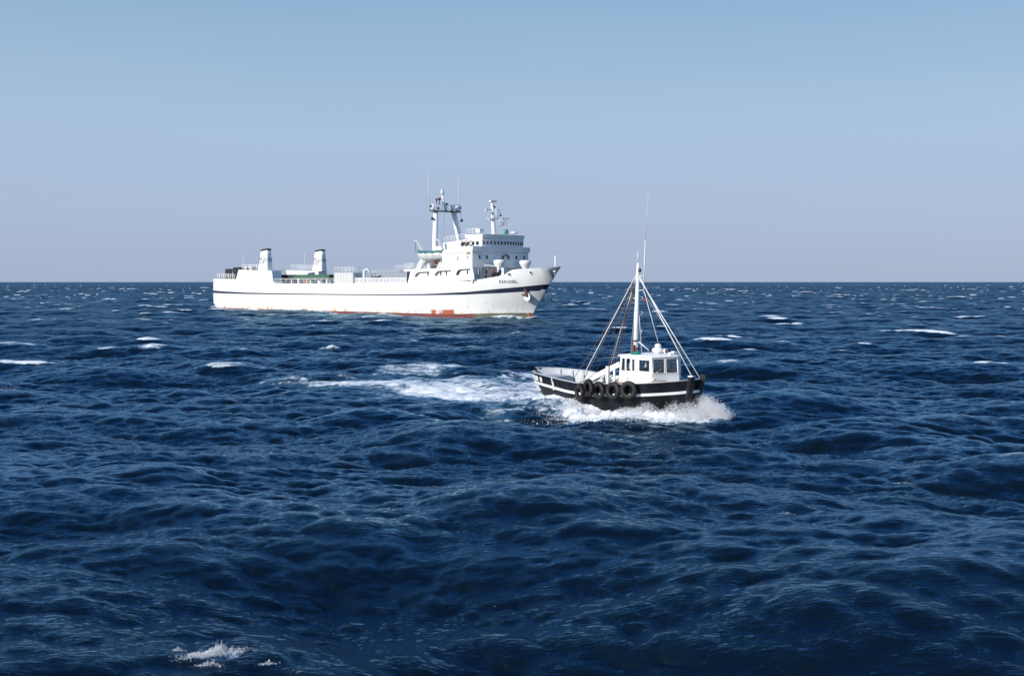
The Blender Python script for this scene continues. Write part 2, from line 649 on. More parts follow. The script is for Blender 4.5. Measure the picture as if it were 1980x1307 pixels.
def sample(T, x, y, L):
    N = T.shape[0]
    u, v = x / L * N, y / L * N
    i, j = np.floor(u).astype(np.int64), np.floor(v).astype(np.int64)
    fu, fv = (u - i).astype(np.float32), (v - j).astype(np.float32)
    i0, j0 = i % N, j % N
    i1, j1 = (i0 + 1) % N, (j0 + 1) % N
    return (T[i0, j0] * (1 - fu) * (1 - fv) + T[i1, j0] * fu * (1 - fv) + T[i0, j1] * (1 - fu) * fv + T[i1, j1] * fu * fv)

def wave_height(x, y):
    x, y = np.atleast_1d(np.asarray(x, float)), np.atleast_1d(np.asarray(y, float))
    return sample(hA, x, y, LA) + sample(hB, x, y, LB)

# whitecaps that read one by one in the photograph: x, y, half length
CAPS = [(-27.2,164.7,2.2),(-32.0,106.7,2.4),(-76.5,193.7,3.2),(56.0,335.8,4.0),(42.2,176.9,1.6),(7.2,162.9,1.7),(-10.1,120.9,1.5),
        (-5.05,20.05,0.12),(-27.8,65.8,0.55),(-78.7,258.6,2.0),(34.1,88.9,0.8),(37.6,90.0,1.0),(82.3,308.7,4.0),(20.4,322.6,2.2),
        (44.3,144.9,1.1),(-14.0,111.6,0.6),(106.7,483.4,3.3),(662,1787.8,9.0),(0.6,149.6,1.6),(-17.3,114.3,1.6),
        (-52,230,2.4),(30,240,1.8),(70,262,2.0)]
WAKE_LOW = [(2.8,58.8),(1.3,62.1),(-0.9,65.8),(-3.3,68.3),(-5.8,70.6),(-8.5,72.7),(-10.9,74.1),(-13.2,75.7)]
WAKE_UP = [(1.4,81.8),(-1.1,84.7),(-3.3,85.2),(-5.5,84.7),(-7.1,81.8),(-8.5,78.3)]

def poly_dist(x, y, pts):
    """distance to a polyline and the fraction along it"""
    best = np.full(x.shape, 1e9)
    frac = np.zeros(x.shape)
    n = len(pts) - 1
    for i, (p, q) in enumerate(zip(pts[:-1], pts[1:])):
        px, py = q[0] - p[0], q[1] - p[1]
        t = np.clip(((x - p[0]) * px + (y - p[1]) * py) / (px * px + py * py), 0, 1)
        d = np.hypot(x - p[0] - t * px, y - p[1] - t * py)
        m = d < best
        best = np.where(m, d, best)
        frac = np.where(m, (i + t) / n, frac)
    return best, frac

def water_marks(x, y):
    """extra height and foam made by the two vessels and by the larger breakers"""
    h = np.zeros(x.shape)
    f = np.zeros(x.shape)
    n1 = sample(modN, x, y, 23.0)
    n2 = sample(modN, x + 7, y - 3, 61.0)
    n5 = sample(modN, x, y, 16.0)
    n3 = sample(modN, x - 11, y * 1.5, 70.0)
    # pilot boat: wash thrown aside along the hull
    u, v = to_local(x, y, BOAT_O, BOAT_RZ)
    s = np.clip((u + 7.5) / 7.9, 0, 1)
    hb = np.interp(s, [p[0] for p in B_WL], [p[1] for p in B_WL])
    d = np.abs(v) - hb
    near = (u > -11) & (u < 3.5) & (np.abs(v) < 8)
    wide = np.interp(u, [-9, -6.5, -4, -2, 0, 1.4, 3.2], [2.6, 2.0, 1.9, 2.2, 2.2, 1.7, 0.4])
    inten = np.interp(u, [-9, -6.8, -5.5, -4, 1.6, 3.2], [0.85, 0.8, 0.85, 1.1, 1.15, 0.0])
    band = ss(d, wide + 0.35 + 0.2 * n1, wide - 0.55 + 0.2 * n1) * inten
    band *= np.where(v > 0, 0.9, 1.0)
    f = np.where(near, np.maximum(f, band), f)
    rid = np.exp(-((d - 0.75 - 0.05 * np.abs(u)) / 0.55) ** 2) * np.interp(u, [-8, -5, -2, 0.5, 1.6], [0.0, .10, .24, .34, 0])
    n4 = sample(modN, x, y, 5.0)
    h = np.where(near, h + rid * (1.1 + 0.3 * n1) + 0.055 * n4 * np.clip(band, 0, 1), h)
    # wake astern
    d1, t1 = poly_dist(x, y, WAKE_LOW)
    w1 = np.interp(t1, [0, .2, .5, .8, 1], [1.8, 3.2, 3.6, 3.0, 1.2])
    f = np.maximum(f, ss(d1 + 0.9 * n1, w1 * 2.6, w1 * .8) * np.interp(t1, [0, 1], [0.72, 0.64]))
    f = np.maximum(f, ss(d1 + 0.5 * n1, w1 * 1.15, w1 * 0.3) * np.interp(t1, [0, .5, 1], [1.0, 0.92, 0.84]))
    d2, t2 = poly_dist(x, y, WAKE_UP)
    w2 = np.interp(t2, [0, .3, .7, 1], [2.0, 3.6, 4.2, 2.5])
    f = np.maximum(f, ss(d2 + 0.7 * n1, w2 * 1.1, w2 * 0.25) * np.interp(t2, [0, .5, 1], [0.96, 0.88, 0.66]))
    d3, t3 = poly_dist(x, y, [(1.2, 66.5), (-2.0, 71.5), (-5.5, 76), (-10, 77.5)])
    f = np.maximum(f, ss(d3 + 1.2 * n1, 9.0, 1.0) * np.interp(t3, [0, .5, 1], [0.9, .78, .6]))
    # ferry: lace along the waterline, broken water off the bow and astern
    u, v = to_local(x, y, SHIP_O, SHIP_RZ)
    hbs = np.interp(-u, [0, .7, 3.7, 7.7, 14.7, 21.7, 30, 82, 88, 91], [0, .4, 1.5, 3.1, 5.2, 6.6, 7, 7, 6.6, 5.4])
    d = np.abs(v) - hbs
    on = (u > -92) & (u < 0.5)
    lace = ss(d + 0.5 * n2, np.interp(u, [-92, -60, -30, -14, -4, 0], [4.0, 2.6, 3.4, 7.0, 6.0, 3.5]), 0.3) * np.interp(u, [-92, -60, -25, -14, -3, 0], [.95, .80, .85, 1.15, 1.1, .8])
    f = np.where(on, np.maximum(f, lace), f)
    h = np.where(on, h + 0.35 * np.exp(-((d - 0.8) / 0.9) ** 2) * np.interp(u, [-92, -60, -25, -12, -3, 0.5], [.5, .3, .3, 1.0, .9, .3]) * (1 + .5 * n2), h)
    aft = (u <= -90) & (u > -135)
    f = np.where(aft, np.maximum(f, ss(np.abs(v) + 1.5 * n2, 6.5, 1.0) * np.interp(u, [-135, -92], [0.2, .75])), f)
    # breakers
    for (cx, cy, a) in CAPS:
        a = a * 0.78
        b = max(0.16, cy * cy / 14500 * 1.3 * (0.35 if cy < 60 else 1))
        ex, ey = (x - cx) / a, (y - cy - 0.12 * (x - cx)) / b
        e = np.hypot(ex, ey + 0.35 * n3)
        m = e < 1.8
        g = ss(e + 0.30 * n3, 1.45, 0.2)
        f = np.where(m, np.maximum(f, g * 0.94), f)
        hh = min(0.22, 0.10 + a * 0.08) if a > 0.5 else 0.03
        h = np.where(m, h + (hh + 0.05 * n5 * min(1.5, a)) * np.exp(-(ex * ex * 1.5 + ((y - cy) / max(b, 0.7 if cy > 60 else 0.3)) ** 2)), h)
    return h, f

def build_sea():
    r = [9.0]
    while r[-1] < 26000:
        q = r[-1]
        if q < 17: d = 1.0
        elif q < 42: d = 0.07
        elif q < 90: d = 0.115
        elif q < 300: d = 0.115 + (q - 90) * 0.0038
        elif q < 1600: d = 0.91 + (q - 300) * 0.0045
        else: d = q * 0.06
        r.append(q + d)
    r = np.array(r)
    fine = np.linspace(-25, 25, 640)
    out = np.concatenate([25 + np.cumsum(np.geomspace(0.3, 12, 26))])
    out = out[out < 178]
    ang = np.radians(np.concatenate([-out[::-1], fine, out, [360 - out[-1]]]))
    nr, na = len(r), len(ang)
    rr, aa = np.meshgrid(r, ang, indexing='ij')
    x, y = (rr * np.sin(aa)).ravel(), (rr * np.cos(aa)).ravel()
    rad = rr.ravel()
    keepB = np.clip((260 - rad) / 160, 0, 1)
    keepA = np.clip((9000 - rad) / 6000, 0, 1)
    z = sample(hA, x, y, LA) * keepA
    X = x + LAM * sample(dxA, x, y, LA) * keepA
    Y = y + LAM * sample(dyA, x, y, LA) * keepA
    mb = rad < 262
    xb, yb = x[mb], y[mb]
    kb = keepB[mb]
    z[mb] += sample(hB, xb, yb, LB) * kb
    X[mb] += 1.35 * sample(dxB, xb, yb, LB) * kb
    Y[mb] += 1.35 * sample(dyB, xb, yb, LB) * kb
    # wind gusts: patches of denser whitecaps
    gust = sample(modN, x, y, 310.0)
    nearc = np.interp(rad, [20, 60, 110, 200, 500, 1500], [0.25, 0.42, 0.82, 1.06, 1.08, 1.0])
    foam = np.clip(sample(foamA, x, y, LA), 0, 1.2) * np.clip(0.94 + 0.42 * gust, 0, 1.3) * nearc
    mm = rad < 700
    hm, fm = water_marks(x[mm], y[mm])
    z[mm] += hm
    foam[mm] = np.maximum(foam[mm], fm)
    me = bpy.data.meshes.new("sea")
    nv = nr * na
    me.vertices.add(nv)
    me.vertices.foreach_set("co", np.stack([X, Y, z], 1).astype(np.float32).ravel())
    i = np.arange(nr - 1)[:, None] * na + np.arange(na - 1)[None, :]
    i = i.ravel()
    quads = np.stack([i, i + 1, i + na + 1, i + na], 1)
    nq = len(quads)
    me.loops.add(nq * 4)
    me.loops.foreach_set("vertex_index", quads.astype(np.int32).ravel())
    me.polygons.add(nq)
    me.polygons.foreach_set("loop_start", np.arange(0, nq * 4, 4, dtype=np.int32))
    me.polygons.foreach_set("use_smooth", np.ones(nq, dtype=bool))
    me.update(calc_edges=True)
    at = me.attributes.new("foam", 'FLOAT', 'POINT')
    at.data.foreach_set("value", foam.astype(np.float32))
    at = me.attributes.new("unresolved", 'FLOAT', 'POINT')
    at.data.foreach_set("value", np.interp(np.log(np.maximum(rad, 1)), np.log([40, 90, 250, 1200]), [0, .09, .5, 1.0]).astype(np.float32))
    o = bpy.data.objects.new("sea", me)
    COL.objects.link(o)
    tag(o, "deep blue choppy sea with whitecaps reaching the horizon", "sea", kind="structure")
    print("sea", nv, nq)
    return o

def sea_mat():
    m, n, l, b = nodemat('sea_water')
    t = NT(n, l)
    out = n["Material Output"]
    tc = n.new("ShaderNodeTexCoord").outputs["Object"]
    at = n.new("ShaderNodeAttribute")
    at.attribute_name = "foam"
    foam = at.outputs["Fac"]
    nA = t.noise(tc, 1.1, 8, 0.66, (0.6, 1.8, 1.0))
    nB = t.noise(tc, 5.0, 6, 0.7, (0.8, 1.6, 1.0))
    nn = t.m('ADD', t.m('MULTIPLY', nA, 0.6), t.m('MULTIPLY', nB, 0.4))
    # ragged, lace-like edge: the thinner the foam the fewer the flecks
    thr = t.m('SUBTRACT', 0.835, t.m('MULTIPLY', foam, 0.45))
    mask = t.step(t.m('SUBTRACT', nn, thr), -0.05, 0.11)
    mask = t.m('MULTIPLY', mask, t.step(foam, 0.18, 0.42))
    mask = t.m('MULTIPLY', mask, t.m('MULTIPLY_ADD', t.step(foam, 0.7, 1.05), 0.28, 0.70))
    aer = t.m('MULTIPLY', t.step(foam, 0.25, 1.0), 0.5)           # air bubbles under the surface
    n.remove(b)
    body = n.new("ShaderNodeBsdfDiffuse")
    l.new(t.mix(aer, (0.0023, 0.0062, 0.0105), (0.07, 0.19, 0.26)), body.inputs[0])
    gl = n.new("ShaderNodeBsdfGlossy")
    gl.inputs["Roughness"].default_value = 0.04
    fr = n.new("ShaderNodeFresnel")
    fr.inputs[0].default_value = 1.38
    l.new(t.mix(t.step(fr.outputs[0], 0.03, 0.5), (0.26, 0.58, 0.84), (0.51, 0.77, 1.0)), gl.inputs[0])
    water = n.new("ShaderNodeMixShader")
    # unresolved wave slopes far out hide part of the grazing mirror
    far = n.new("ShaderNodeAttribute")
    far.attribute_name = "unresolved"
    keep = t.m('SUBTRACT', 1.0, t.m('MULTIPLY', far.outputs["Fac"], 0.68))
    l.new(t.m('MULTIPLY', fr.outputs[0], keep), water.inputs[0])
    l.new(t.m('MULTIPLY_ADD', far.outputs["Fac"], 0.22, 0.04), gl.inputs["Roughness"])
    l.new(body.outputs[0], water.inputs[1])
    l.new(gl.outputs[0], water.inputs[2])
    bp = n.new("ShaderNodeBump")
    bp.inputs["Strength"].default_value = 0.75
    bp.inputs["Distance"].default_value = 0.06
    rip = t.m('ADD', t.noise(tc, 2.6, 9, 0.66, (0.6, 1.6, 1.0)), t.m('ADD', t.m('MULTIPLY', t.noise(tc, 9.0, 6, 0.65, (0.55, 1.6, 1.0)), 0.5), t.m('MULTIPLY', t.noise(tc, 26.0, 3, 0.6, (0.6, 1.5, 1.0)), 0.12)))
    def ridged(sc_, det):
        return t.m('SUBTRACT', 1.0, t.m('ABSOLUTE', t.m('MULTIPLY_ADD', t.noise(tc, sc_, det, 0.55, (0.55, 1.5, 1.0)), 2.0, -1.0)))
    rip = t.m('ADD', t.m('MULTIPLY', rip, 0.7), t.m('ADD', t.m('MULTIPLY', ridged(1.5, 4), 0.75), t.m('MULTIPLY', ridged(5.0, 3), 0.22)))
    gusty = t.step(t.noise(tc, 0.05, 4, 0.55, (0.5, 1.6, 1.0)), 0.36, 0.62)
    l.new(t.m('MULTIPLY_ADD', gusty, 0.6, 0.4), bp.inputs["Strength"])
    l.new(rip, bp.inputs["Height"])
    for q_ in (gl, fr, body):
        l.new(bp.outputs[0], q_.inputs["Normal"])
    fb = n.new("ShaderNodeBsdfDiffuse")
    fb.inputs[0].default_value = (0.80, 0.82, 0.83, 1)
    bp2 = n.new("ShaderNodeBump")
    bp2.inputs["Strength"].default_value = 0.6
    bp2.inputs["Distance"].default_value = 0.08
    l.new(nn, bp2.inputs["Height"])
    l.new(bp2.outputs[0], fb.inputs["Normal"])
    mx = n.new("ShaderNodeMixShader")
    l.new(mask, mx.inputs[0])
    l.new(water.outputs[0], mx.inputs[1])
    l.new(fb.outputs[0], mx.inputs[2])
    l.new(mx.outputs[0], out.inputs[0])
    return m

sea = build_sea()
sea.data.materials.append(sea_mat())

# ================================================================ the cargo ferry
ship = empty("cargo_ferry", (SHIP_O[0], SHIP_O[1], 0), SHIP_RZ)
tag(ship, "large white cargo ferry with navy stripe and two funnels, steaming behind the small boat", "ship")

S_DECK = [(0, 0), (.12, .30), (.9, 1.25), (2.2, 2.35), (4.2, 3.75), (6.2, 4.95), (8.2, 5.8), (11.2, 6.75), (13.2, 6.98), (14.5, 7.0), (18, 7.0)]
S_WL = [(0, 0.04), (.7, .6), (2.2, 1.6), (3.7, 2.5), (7.7, 4.5), (11.2, 5.7), (14.7, 6.5), (20, 7.0)]
S_STEM = [(-2.5, -1.2), (0, -.3), (1.24, 0), (4.81, 2.75), (5.95, 3.7), (8.85, 6.1), (10, 7.0)]
S_STERN = [(-2.5, -86.0), (0, -90.2), (.4, -90.5), (1.73, -91.7), (10, -91.6)]

def ship_hb(x, z):
    d = interp(z, S_STEM) - x
    d -= (interp(z, S_STEM) - 2.2) * 0.75 * max(0.0, min(1.0, (d - 1.0) / 7.0))
    w = max(0.0, min(1.0, z / 5.6)) ** .9
    h = lerp(interp(d, S_WL), interp(d, S_DECK), w)
    e = x - interp(z, S_STERN)
    if e < 3.0:
        h *= 0.90 + 0.10 * math.sqrt(max(0.0, 1 - (1 - max(e, 0) / 3.0) ** 2))
    return h

SHEER = [(-92, 7.0), (-68.4, 6.76), (-67.9, 6.62), (-67.4, 6.2), (-66.6, 5.98), (-25, 6.05), (-16, 6.25), (-8, 6.62), (-6.8, 6.72),
         (-3.8, 7.2), (-2.6, 7.5), (-1.3, 8.32), (0, 8.47), (3.5, 8.65), (3.75, 8.3), (4.4, 8.3), (4.8, 8.74), (6.3, 8.85)]
SXS = sorted(set([-91.7, -91.3, -90.6, -89.6, -88, -84, -78, -72, -68.4, -67.9, -67.4, -67.0, -66.6, -60, -52, -44, -36, -30, -25, -20, -16, -13, -10, -8, -6.8, -5.3,
                  -3.8, -2.6, -1.9, -1.3, 0, 1, 2, 2.9, 3.3, 3.5, 3.75, 4.1, 4.4, 4.6, 4.8, 5.1, 5.4, 5.7, 5.95, 6.1]))

def hull_surface(zfun_list, off=0.0, x_lo=-91.7, x_hi=6.1, side=-1):
    """rows of points along the hull side for heights given as functions of x"""
    rows = []
    for zf in zfun_list:
        r = []
        for x in SXS:
            if x < x_lo - 1e-6 or x > x_hi + 1e-6:
                continue
            z = zf(x)
            xx = min(max(x, interp(z, S_STERN)), interp(z, S_STEM))
            r.append((xx, side * (ship_hb(xx, z) + off), z))
        rows.append(r)
    return rows

mb = MB()
levels = [-2.5, -0.8, 0.0, 0.45, 0.95, 1.6, 2.6, 3.4, 4.0, 4.6, 5.3]
zf = [(lambda x, q=q: q) for q in levels] + [(lambda x: lerp(5.3, interp(x, SHEER), .5)), (lambda x: interp(x, SHEER))]
both = []
for sgn in (-1, 1):
    rows = hull_surface(zf, 0, side=sgn)
    mb.grid(rows)
    both.append(rows)
for j in range(len(zf) - 1):                  # transom
    a, b_, c_, d_ = both[0][j][0], both[0][j + 1][0], both[1][j + 1][0], both[1][j][0]
    mb.add([a, b_, c_, d_], [(0, 1, 2, 3)])
hull = mb.build("hull", M['ship_hull'], ship)

# navy stripe painted on the topsides: a thin band over the plating
ST_HI = [(-92, 4.44), (-86, 4.2), (-77, 3.99), (-66, 3.93), (-52, 3.92), (-40, 3.93), (-30, 3.98), (-20, 4.13), (-10, 4.52), (-7.7, 4.7), (-3.9, 5.07), (0, 5.46), (3, 5.82), (5, 6.0)]
ST_LO = [(-92, 3.85), (-86, 3.76), (-77, 3.70), (-66, 3.71), (-52, 3.74), (-40, 3.76), (-30, 3.78), (-20, 3.88), (-10, 4.08), (-7.8, 4.2), (-4, 4.34), (0, 4.63), (2.5, 4.8), (5, 4.95)]
mb = MB()
for sgn in (-1, 1):
    mb.grid(hull_surface([(lambda x: interp(x, ST_LO)), (lambda x: lerp(interp(x, ST_LO), interp(x, ST_HI), .5)), (lambda x: interp(x, ST_HI))], 0.03, side=sgn))
r0 = [r[0] for r in hull_surface([(lambda x: interp(x, ST_LO)), (lambda x: interp(x, ST_HI))], 0.03)]
mb.add([(p[0] - .03, sgn * abs(p[1]), p[2]) for p, sgn in ((r0[0], -1), (r0[1], -1), (r0[1], 1), (r0[0], 1))], [(0, 1, 2, 3)])
mb.build("hull_stripe", M['navy'], ship)

# rubbing strake along the knuckle and the fine bead under the superstructure
mb = MB()
for sgn in (-1, 1):
    K = [(-92, 1.73), (-57, .95), (-29, 1.03), (-13, 1.45)]
    pts = [(x, sgn * (ship_hb(x, interp(x, K)) + .03), interp(x, K)) for x in (-91.4, -88, -80, -70, -57, -45, -29, -20, -13.5)]
    for a, b_ in zip(pts[:-1], pts[1:]):
        mb.bar(a, b_, .10, .07)
    pts = [(x, sgn * 7.03, interp(x, SHEER)) for x in (-25, -16, -8)]
    for a, b_ in zip(pts[:-1], pts[1:]):
        mb.bar(a, b_, .10, .07)
mb.build("rubbing_strake", M['offwhite'], ship)

# decks inside the bulwarks
def deck(name, xs, zf_, mat=M['deck']):
    q = MB()
    q.grid([[(x, -ship_hb(x, zf_(x)) + .06, zf_(x)) for x in xs], [(x, ship_hb(x, zf_(x)) - .06, zf_(x)) for x in xs]], False)
    return q.build(name, mat, ship)
deck("poop_deck", [-91.3, -90.6, -89.6, -88, -84, -78, -72, -68.4], lambda x: interp(x, SHEER) - .12)
deck("main_deck", [-66.4, -52, -36, -24.9], lambda x: 5.93)
deck("forecastle_deck", [-8, -5.3, -3.8, -1.9, 0, 2, 4.3, 5.2], lambda x: interp(x, [(-8, 6.5), (-4, 6.9), (0, 7.7), (3, 8.1), (6, 8.25)]))

def railing(name, pts, hgt=1.05, step=1.5, rails=3, r=0.035, mat=None):
    q = MB()
    for a, b_ in zip(pts[:-1], pts[1:]):
        a, b_ = Vector(a), Vector(b_)
        for i in range(rails):
            up = Vector((0, 0, hgt * (i + 1) / rails))
            q.tube(a + up, b_ + up, r * (1.2 if i == rails - 1 else .7), n=5)
        k_ = max(1, int((b_ - a).length / step))
        for i in range(k_ + 1):
            p = a.lerp(b_, i / k_)
            q.tube(p, p + Vector((0, 0, hgt)), r, n=5)
    return q.build(name, mat or M['white'], ship)

# ---- aft casings, each with its funnel
def casing(sgn):
    y0, y1 = sgn * 6.995, sgn * 4.75
    q = MB()
    q.prism([(-81.75, 6.62), (-80.55, 8.88), (-68.1, 8.55), (-67.75, 6.5), (-67.3, 5.95), (-80.5, 5.95)], 'y', y0, y1)
    c = q.build("funnel_casing", M['white'], ship)
    q = MB()
    q.box((-72.0, sgn * 4.735, 7.3), (.8, .03, 1.7))
    q.box((-77.0, sgn * 4.735, 7.3), (.8, .03, 1.7))
    q.build("door", M['offwhite'], c, split=True)
    return c
for sgn in (-1, 1):
    casing(sgn)

def funnel(sgn, X0):
    yc = sgn * 5.8
    base, top = 8.56, 12.75
    rows = []
    for t_ in (0, .25, .5, .75, 1.0):
        z = lerp(base, top, t_)
        xa, xb = X0 + lerp(-74.05, -73.25, t_), X0 + lerp(-70.5, -70.75, t_)
        hy = lerp(.85, .62, t_)
        r_ = .4
        ring = []
        for (px, py) in rrect(xa, xb, yc - hy, yc + hy, r_, 4):
            zz = z + (t_ ** 4) * (px - xa) * 0.10
            ring.append((px, py, zz))
        rows.append(ring)
    q = MB()
    q.grid(rows, True, True)
    q.add(rows[-1], [tuple(range(len(rows[-1])))])
    f = q.build("funnel", M['white'], ship)
    q = MB()
    ring = [(p[0], p[1], p[2] + .012) for p in rows[-1]]
    mid = (X0 - 72.1, yc)
    rings = [[(mid[0] + (p[0] - mid[0]) * s_, mid[1] + (p[1] - mid[1]) * s_, p[2] + dz) for p in ring] for s_, dz in ((1.03, -.12), (1.06, .05), (1.0, .22), (.6, .25))]
    q.grid(rings, True, True)
    q.add(rings[-1], [tuple(range(len(ring)))])
    q.build("funnel_cap", M['black'], f)
    q = MB()
    q.tube((X0 - 72.6, yc, 12.9), (X0 - 72.6, yc, 13.2), .2, n=8)
    q.tube((X0 - 71.4, yc, 12.95), (X0 - 71.4, yc, 13.3), .15, n=8)
    q.build("exhaust_pipe", M['darksteel'], f, split=True)
    # stepped twin line on the flank
    def flank(x, z):
        t_ = (z - base) / (top - base)
        return sgn * 0 + yc - (lerp(1.1, .8, t_) + .03)
    def flank_p(x, z, s):
        t_ = (z - base) / (top - base)
        return (X0 + x, yc + s * (lerp(.85, .62, t_) + .03), z)
    q = MB()
    for s in (-1, 1):
        for dz in (0.0, .36):
            pts = [(-73.6, 10.2 + dz), (-71.75 - dz * .4, 10.2 + dz), (-71.45 - dz * .4, 10.75 + dz), (-70.8, 10.75 + dz)]
            for a, b_ in zip(pts[:-1], pts[1:]):
                q.bar(flank_p(*a, s), flank_p(*b_, s), .04, .12)
    for dz in (.0, .36):
        t_ = (10.78 + dz - base) / (top - base)
        q.bar((X0 - 70.60, yc - .5, 10.75 + dz), (X0 - 70.60, yc + .5, 10.75 + dz), .04, .12)
    q.build("stepped_stripe", M['lettering'], f)
    return f, flank_p, yc
FUNNELS = [funnel(-1, 0.0), funnel(1, 3.2)]

def lettering(name, text, size, place, mat, parent, space=1.0, bold=0.0):
    """text turned into a thin mesh; place(u, v) maps the flat letter plane onto the surface"""
    cu = bpy.data.curves.new("letter_curve", 'FONT')
    cu.body = text
    cu.size = size
    cu.space_character = space
    cu.offset = bold
    cu.resolution_u = 2
    tmp = bpy.data.objects.new("letter_temp", cu)
    COL.objects.link(tmp)
    dg = bpy.context.evaluated_depsgraph_get()
    me = bpy.data.meshes.new_from_object(tmp.evaluated_get(dg))
    bpy.data.objects.remove(tmp, do_unlink=True)
    bpy.data.curves.remove(cu)
    for v in me.vertices:
        v.co = place(v.co.x, v.co.y)
    me.name = name
    me.materials.clear()
    me.materials.append(mat)
    me.update()
    o = bpy.data.objects.new(name, me)
    COL.objects.link(o)
    o.parent = parent
    return o

for f, flank_p, yc in FUNNELS:
    lettering("funnel_lettering", "BAI", .95, lambda u, v: flank_p(-73.5 + u * .9, 10.85 + v, -1.02), M['lettering'], f, 1.1)

lettering("ship_name", "KERISNEL", .74, lambda u, v: ((-3.45 + u * .80), -(ship_hb(-3.45 + u * .80, 6.05 + v + u * .012) + .035), 6.05 + v + u * .012), M['lettering'], ship, 1.22, 0.01)
lettering("stern_name", "KERISNEL", .55, lambda u, v: (-90.9 + u * .8, -(ship_hb(-90.9 + u * .8, 6.15 + v) + .06), 6.15 + v), M['paleletter'], ship, 1.1)
for k_ in range(5):                                # draught marks on the stem
    q = MB()
    z = .3 + k_ * .22
    q.box((-.75, -(ship_hb(-.75, z) + .02), z), (.16, .03, .10), -.4)
    q.build("draught_mark", M['white'], ship)

# railings and small gear aft
railing("railing", [(-91.2, -5.6, 6.98), (-90.2, -6.3, 6.97), (-82.2, -6.9, 6.8)], 1.05, 1.0, 3, .05)
railing("railing", [(-91.2, 5.6, 6.98), (-90.2, 6.3, 6.97), (-82.2, 6.9, 6.8)], 1.05, 1.0)
railing("railing", [(-91.2, -5.6, 6.98), (-91.2, 5.6, 6.98)], 1.05, 1.0)
railing("railing", [(-79.6, -6.8, 8.86), (-74.1, -6.8, 8.72)], 1.15, .9)
railing("railing", [(-79.6, -4.9, 8.86), (-74.1, -4.9, 8.72)], 1.15, .9)
railing("railing", [(-78.2, 4.9, 8.83), (-71.2, 4.9, 8.65)], 1.15, 1.0, 3, .04)
railing("railing", [(-78.2, 6.8, 8.83), (-71.2, 6.8, 8.65)], 1.15, 1.0)
railing("railing", [(-67.2, -6.9, 5.98), (-47.3, -6.9, 5.98)], .95, 1.9, 3, .05)
railing("railing", [(-40.8, -6.9, 5.98), (-38.8, -6.9, 5.98)], .95, 1.0)
railing("railing", [(-66.4, 6.9, 5.98), (-26, 6.9, 5.98)], .95, 2.2)
q = MB()
for i in range(38):                              # pale picket bulwark amidships
    x = -40.3 + i * .40
    q.box((x, -6.88, 6.48), (.22, .06, 1.0))
q.box((-32.9, -6.88, 7.0), (15.2, .10, .10))
q.box((-32.9, -6.88, 6.1), (15.2, .10, .10))
q.build("picket_bulwark", M['white'], ship)
q = MB()
for x, y, h_ in ((-89.5, -6.0, 1.15), (-87.2, -6.3, .9), (-85.4, -6.4, 1.1), (-83.8, -6.3, 1.2), (-89.0, -4.0, .8)):
    q.tube((x, y, 6.7), (x, y, 6.8 + h_), .16, n=8)
    q.tube((x, y, 6.8 + h_), (x, y, 6.95 + h_), .28, n=8)
q.build("mooring_bollard", M['offwhite'], ship, split=True)
for (x, y, a, b_, name) in ((-80.0, -6.2, 8.85, 12.4, "flagpole"), (-74.5, 5.9, 8.7, 12.9, "whip_antenna")):
    q = MB()
    q.tube((x, y, a), (x, y, b_), .07, .03, 6)
    q.build(name, M['white'], ship)
q = MB()
for x, y, c in ((-79.0, -6.2, .35), (-77.9, -5.8, .42), (-77.0, -6.1, .3)):
    q.lathe([(.22, 0), (.24, c), (.4, c + .05), (.42, c + .35), (.2, c + .5)], (x, y, 8.8), 10)
q.lathe([(.3, 0), (.3, .5), (.45, .6), (.45, .9), (.1, 1.0)], (-75.0, 3.4, 7.0), 10)
q.build("cowl_vent", M['white'], ship, split=True)
q = MB()
q.box((-76.6, -5.9, 9.15), (.6, .7, .7))
q.box((-78.3, -5.2, 9.15), (.4, .5, .6))
q.build("deck_locker", M['brown'], ship, split=True)
q = MB()
q.box((-81.0, 2.0, 7.9), (2.0, 6.0, 2.0))
q.build("poop_house", M['white'], ship)
q = MB()
q.box((-86.45, -4.6, 8.0), (.22, .22, 2.9))
q.build("derrick_post", M['white'], ship)

# deck tank with guard rail, light crane
q = MB()
q.box((-44.1, -5.85, 7.0), (6.0, 2.1, 2.1))
for i in range(13):
    q.box((-47.0 + i * .485, -6.93, 7.0), (.10, .08, 2.05))
for i in range(5):
    q.box((-41.06, -6.7 + i * .43, 7.0), (.08, .1, 2.05))
tank = q.build("ribbed_deck_house", M['offwhite'], ship)
railing("railing", [(-47.0, -6.8, 8.05), (-41.2, -6.8, 8.05), (-41.2, -4.9, 8.05), (-47, -4.9, 8.05), (-47, -6.8, 8.05)], 1.0, .97, 3, .04)
q = MB()
q.box((-38.0, -6.6, 7.25), (.32, .32, 2.65))
q.bar((-38.0, -6.6, 8.5), (-36.9, -6.6, 8.75), .22, .22)
q.bar((-36.95, -6.6, 8.8), (-36.6, -6.6, 8.0), .16, .16)
q.build("small_crane", M['white'], ship)
q = MB()
for x, y, h_ in ((-40.2, -5.6, .9), (-39.5, -5.2, .7), (-41.0, 2.0, .8)):
    q.box((x, y, 5.95 + h_ / 2), (.6, .7, h_))
q.build("deck_locker", M['white'], ship, split=True)
q = MB()
for i, (x, c) in enumerate(((-57.2, .8), (-55.9, .6), (-62.4, .75), (-60.0, .9), (-50.5, .8))):
    q.box((x, -5.9, 5.95 + c / 2), (.35, .5, c))
q.build("deck_fitting", M['white'], ship, split=True)
q = MB()
q.box((-57.6, -6.2, 6.4), (.42, .3, .9))
q.box((-56.9, -6.0, 6.3), (.2, .3, .7))
q.build("life_ring_rack", M['orange'], ship, split=True)
q = MB()
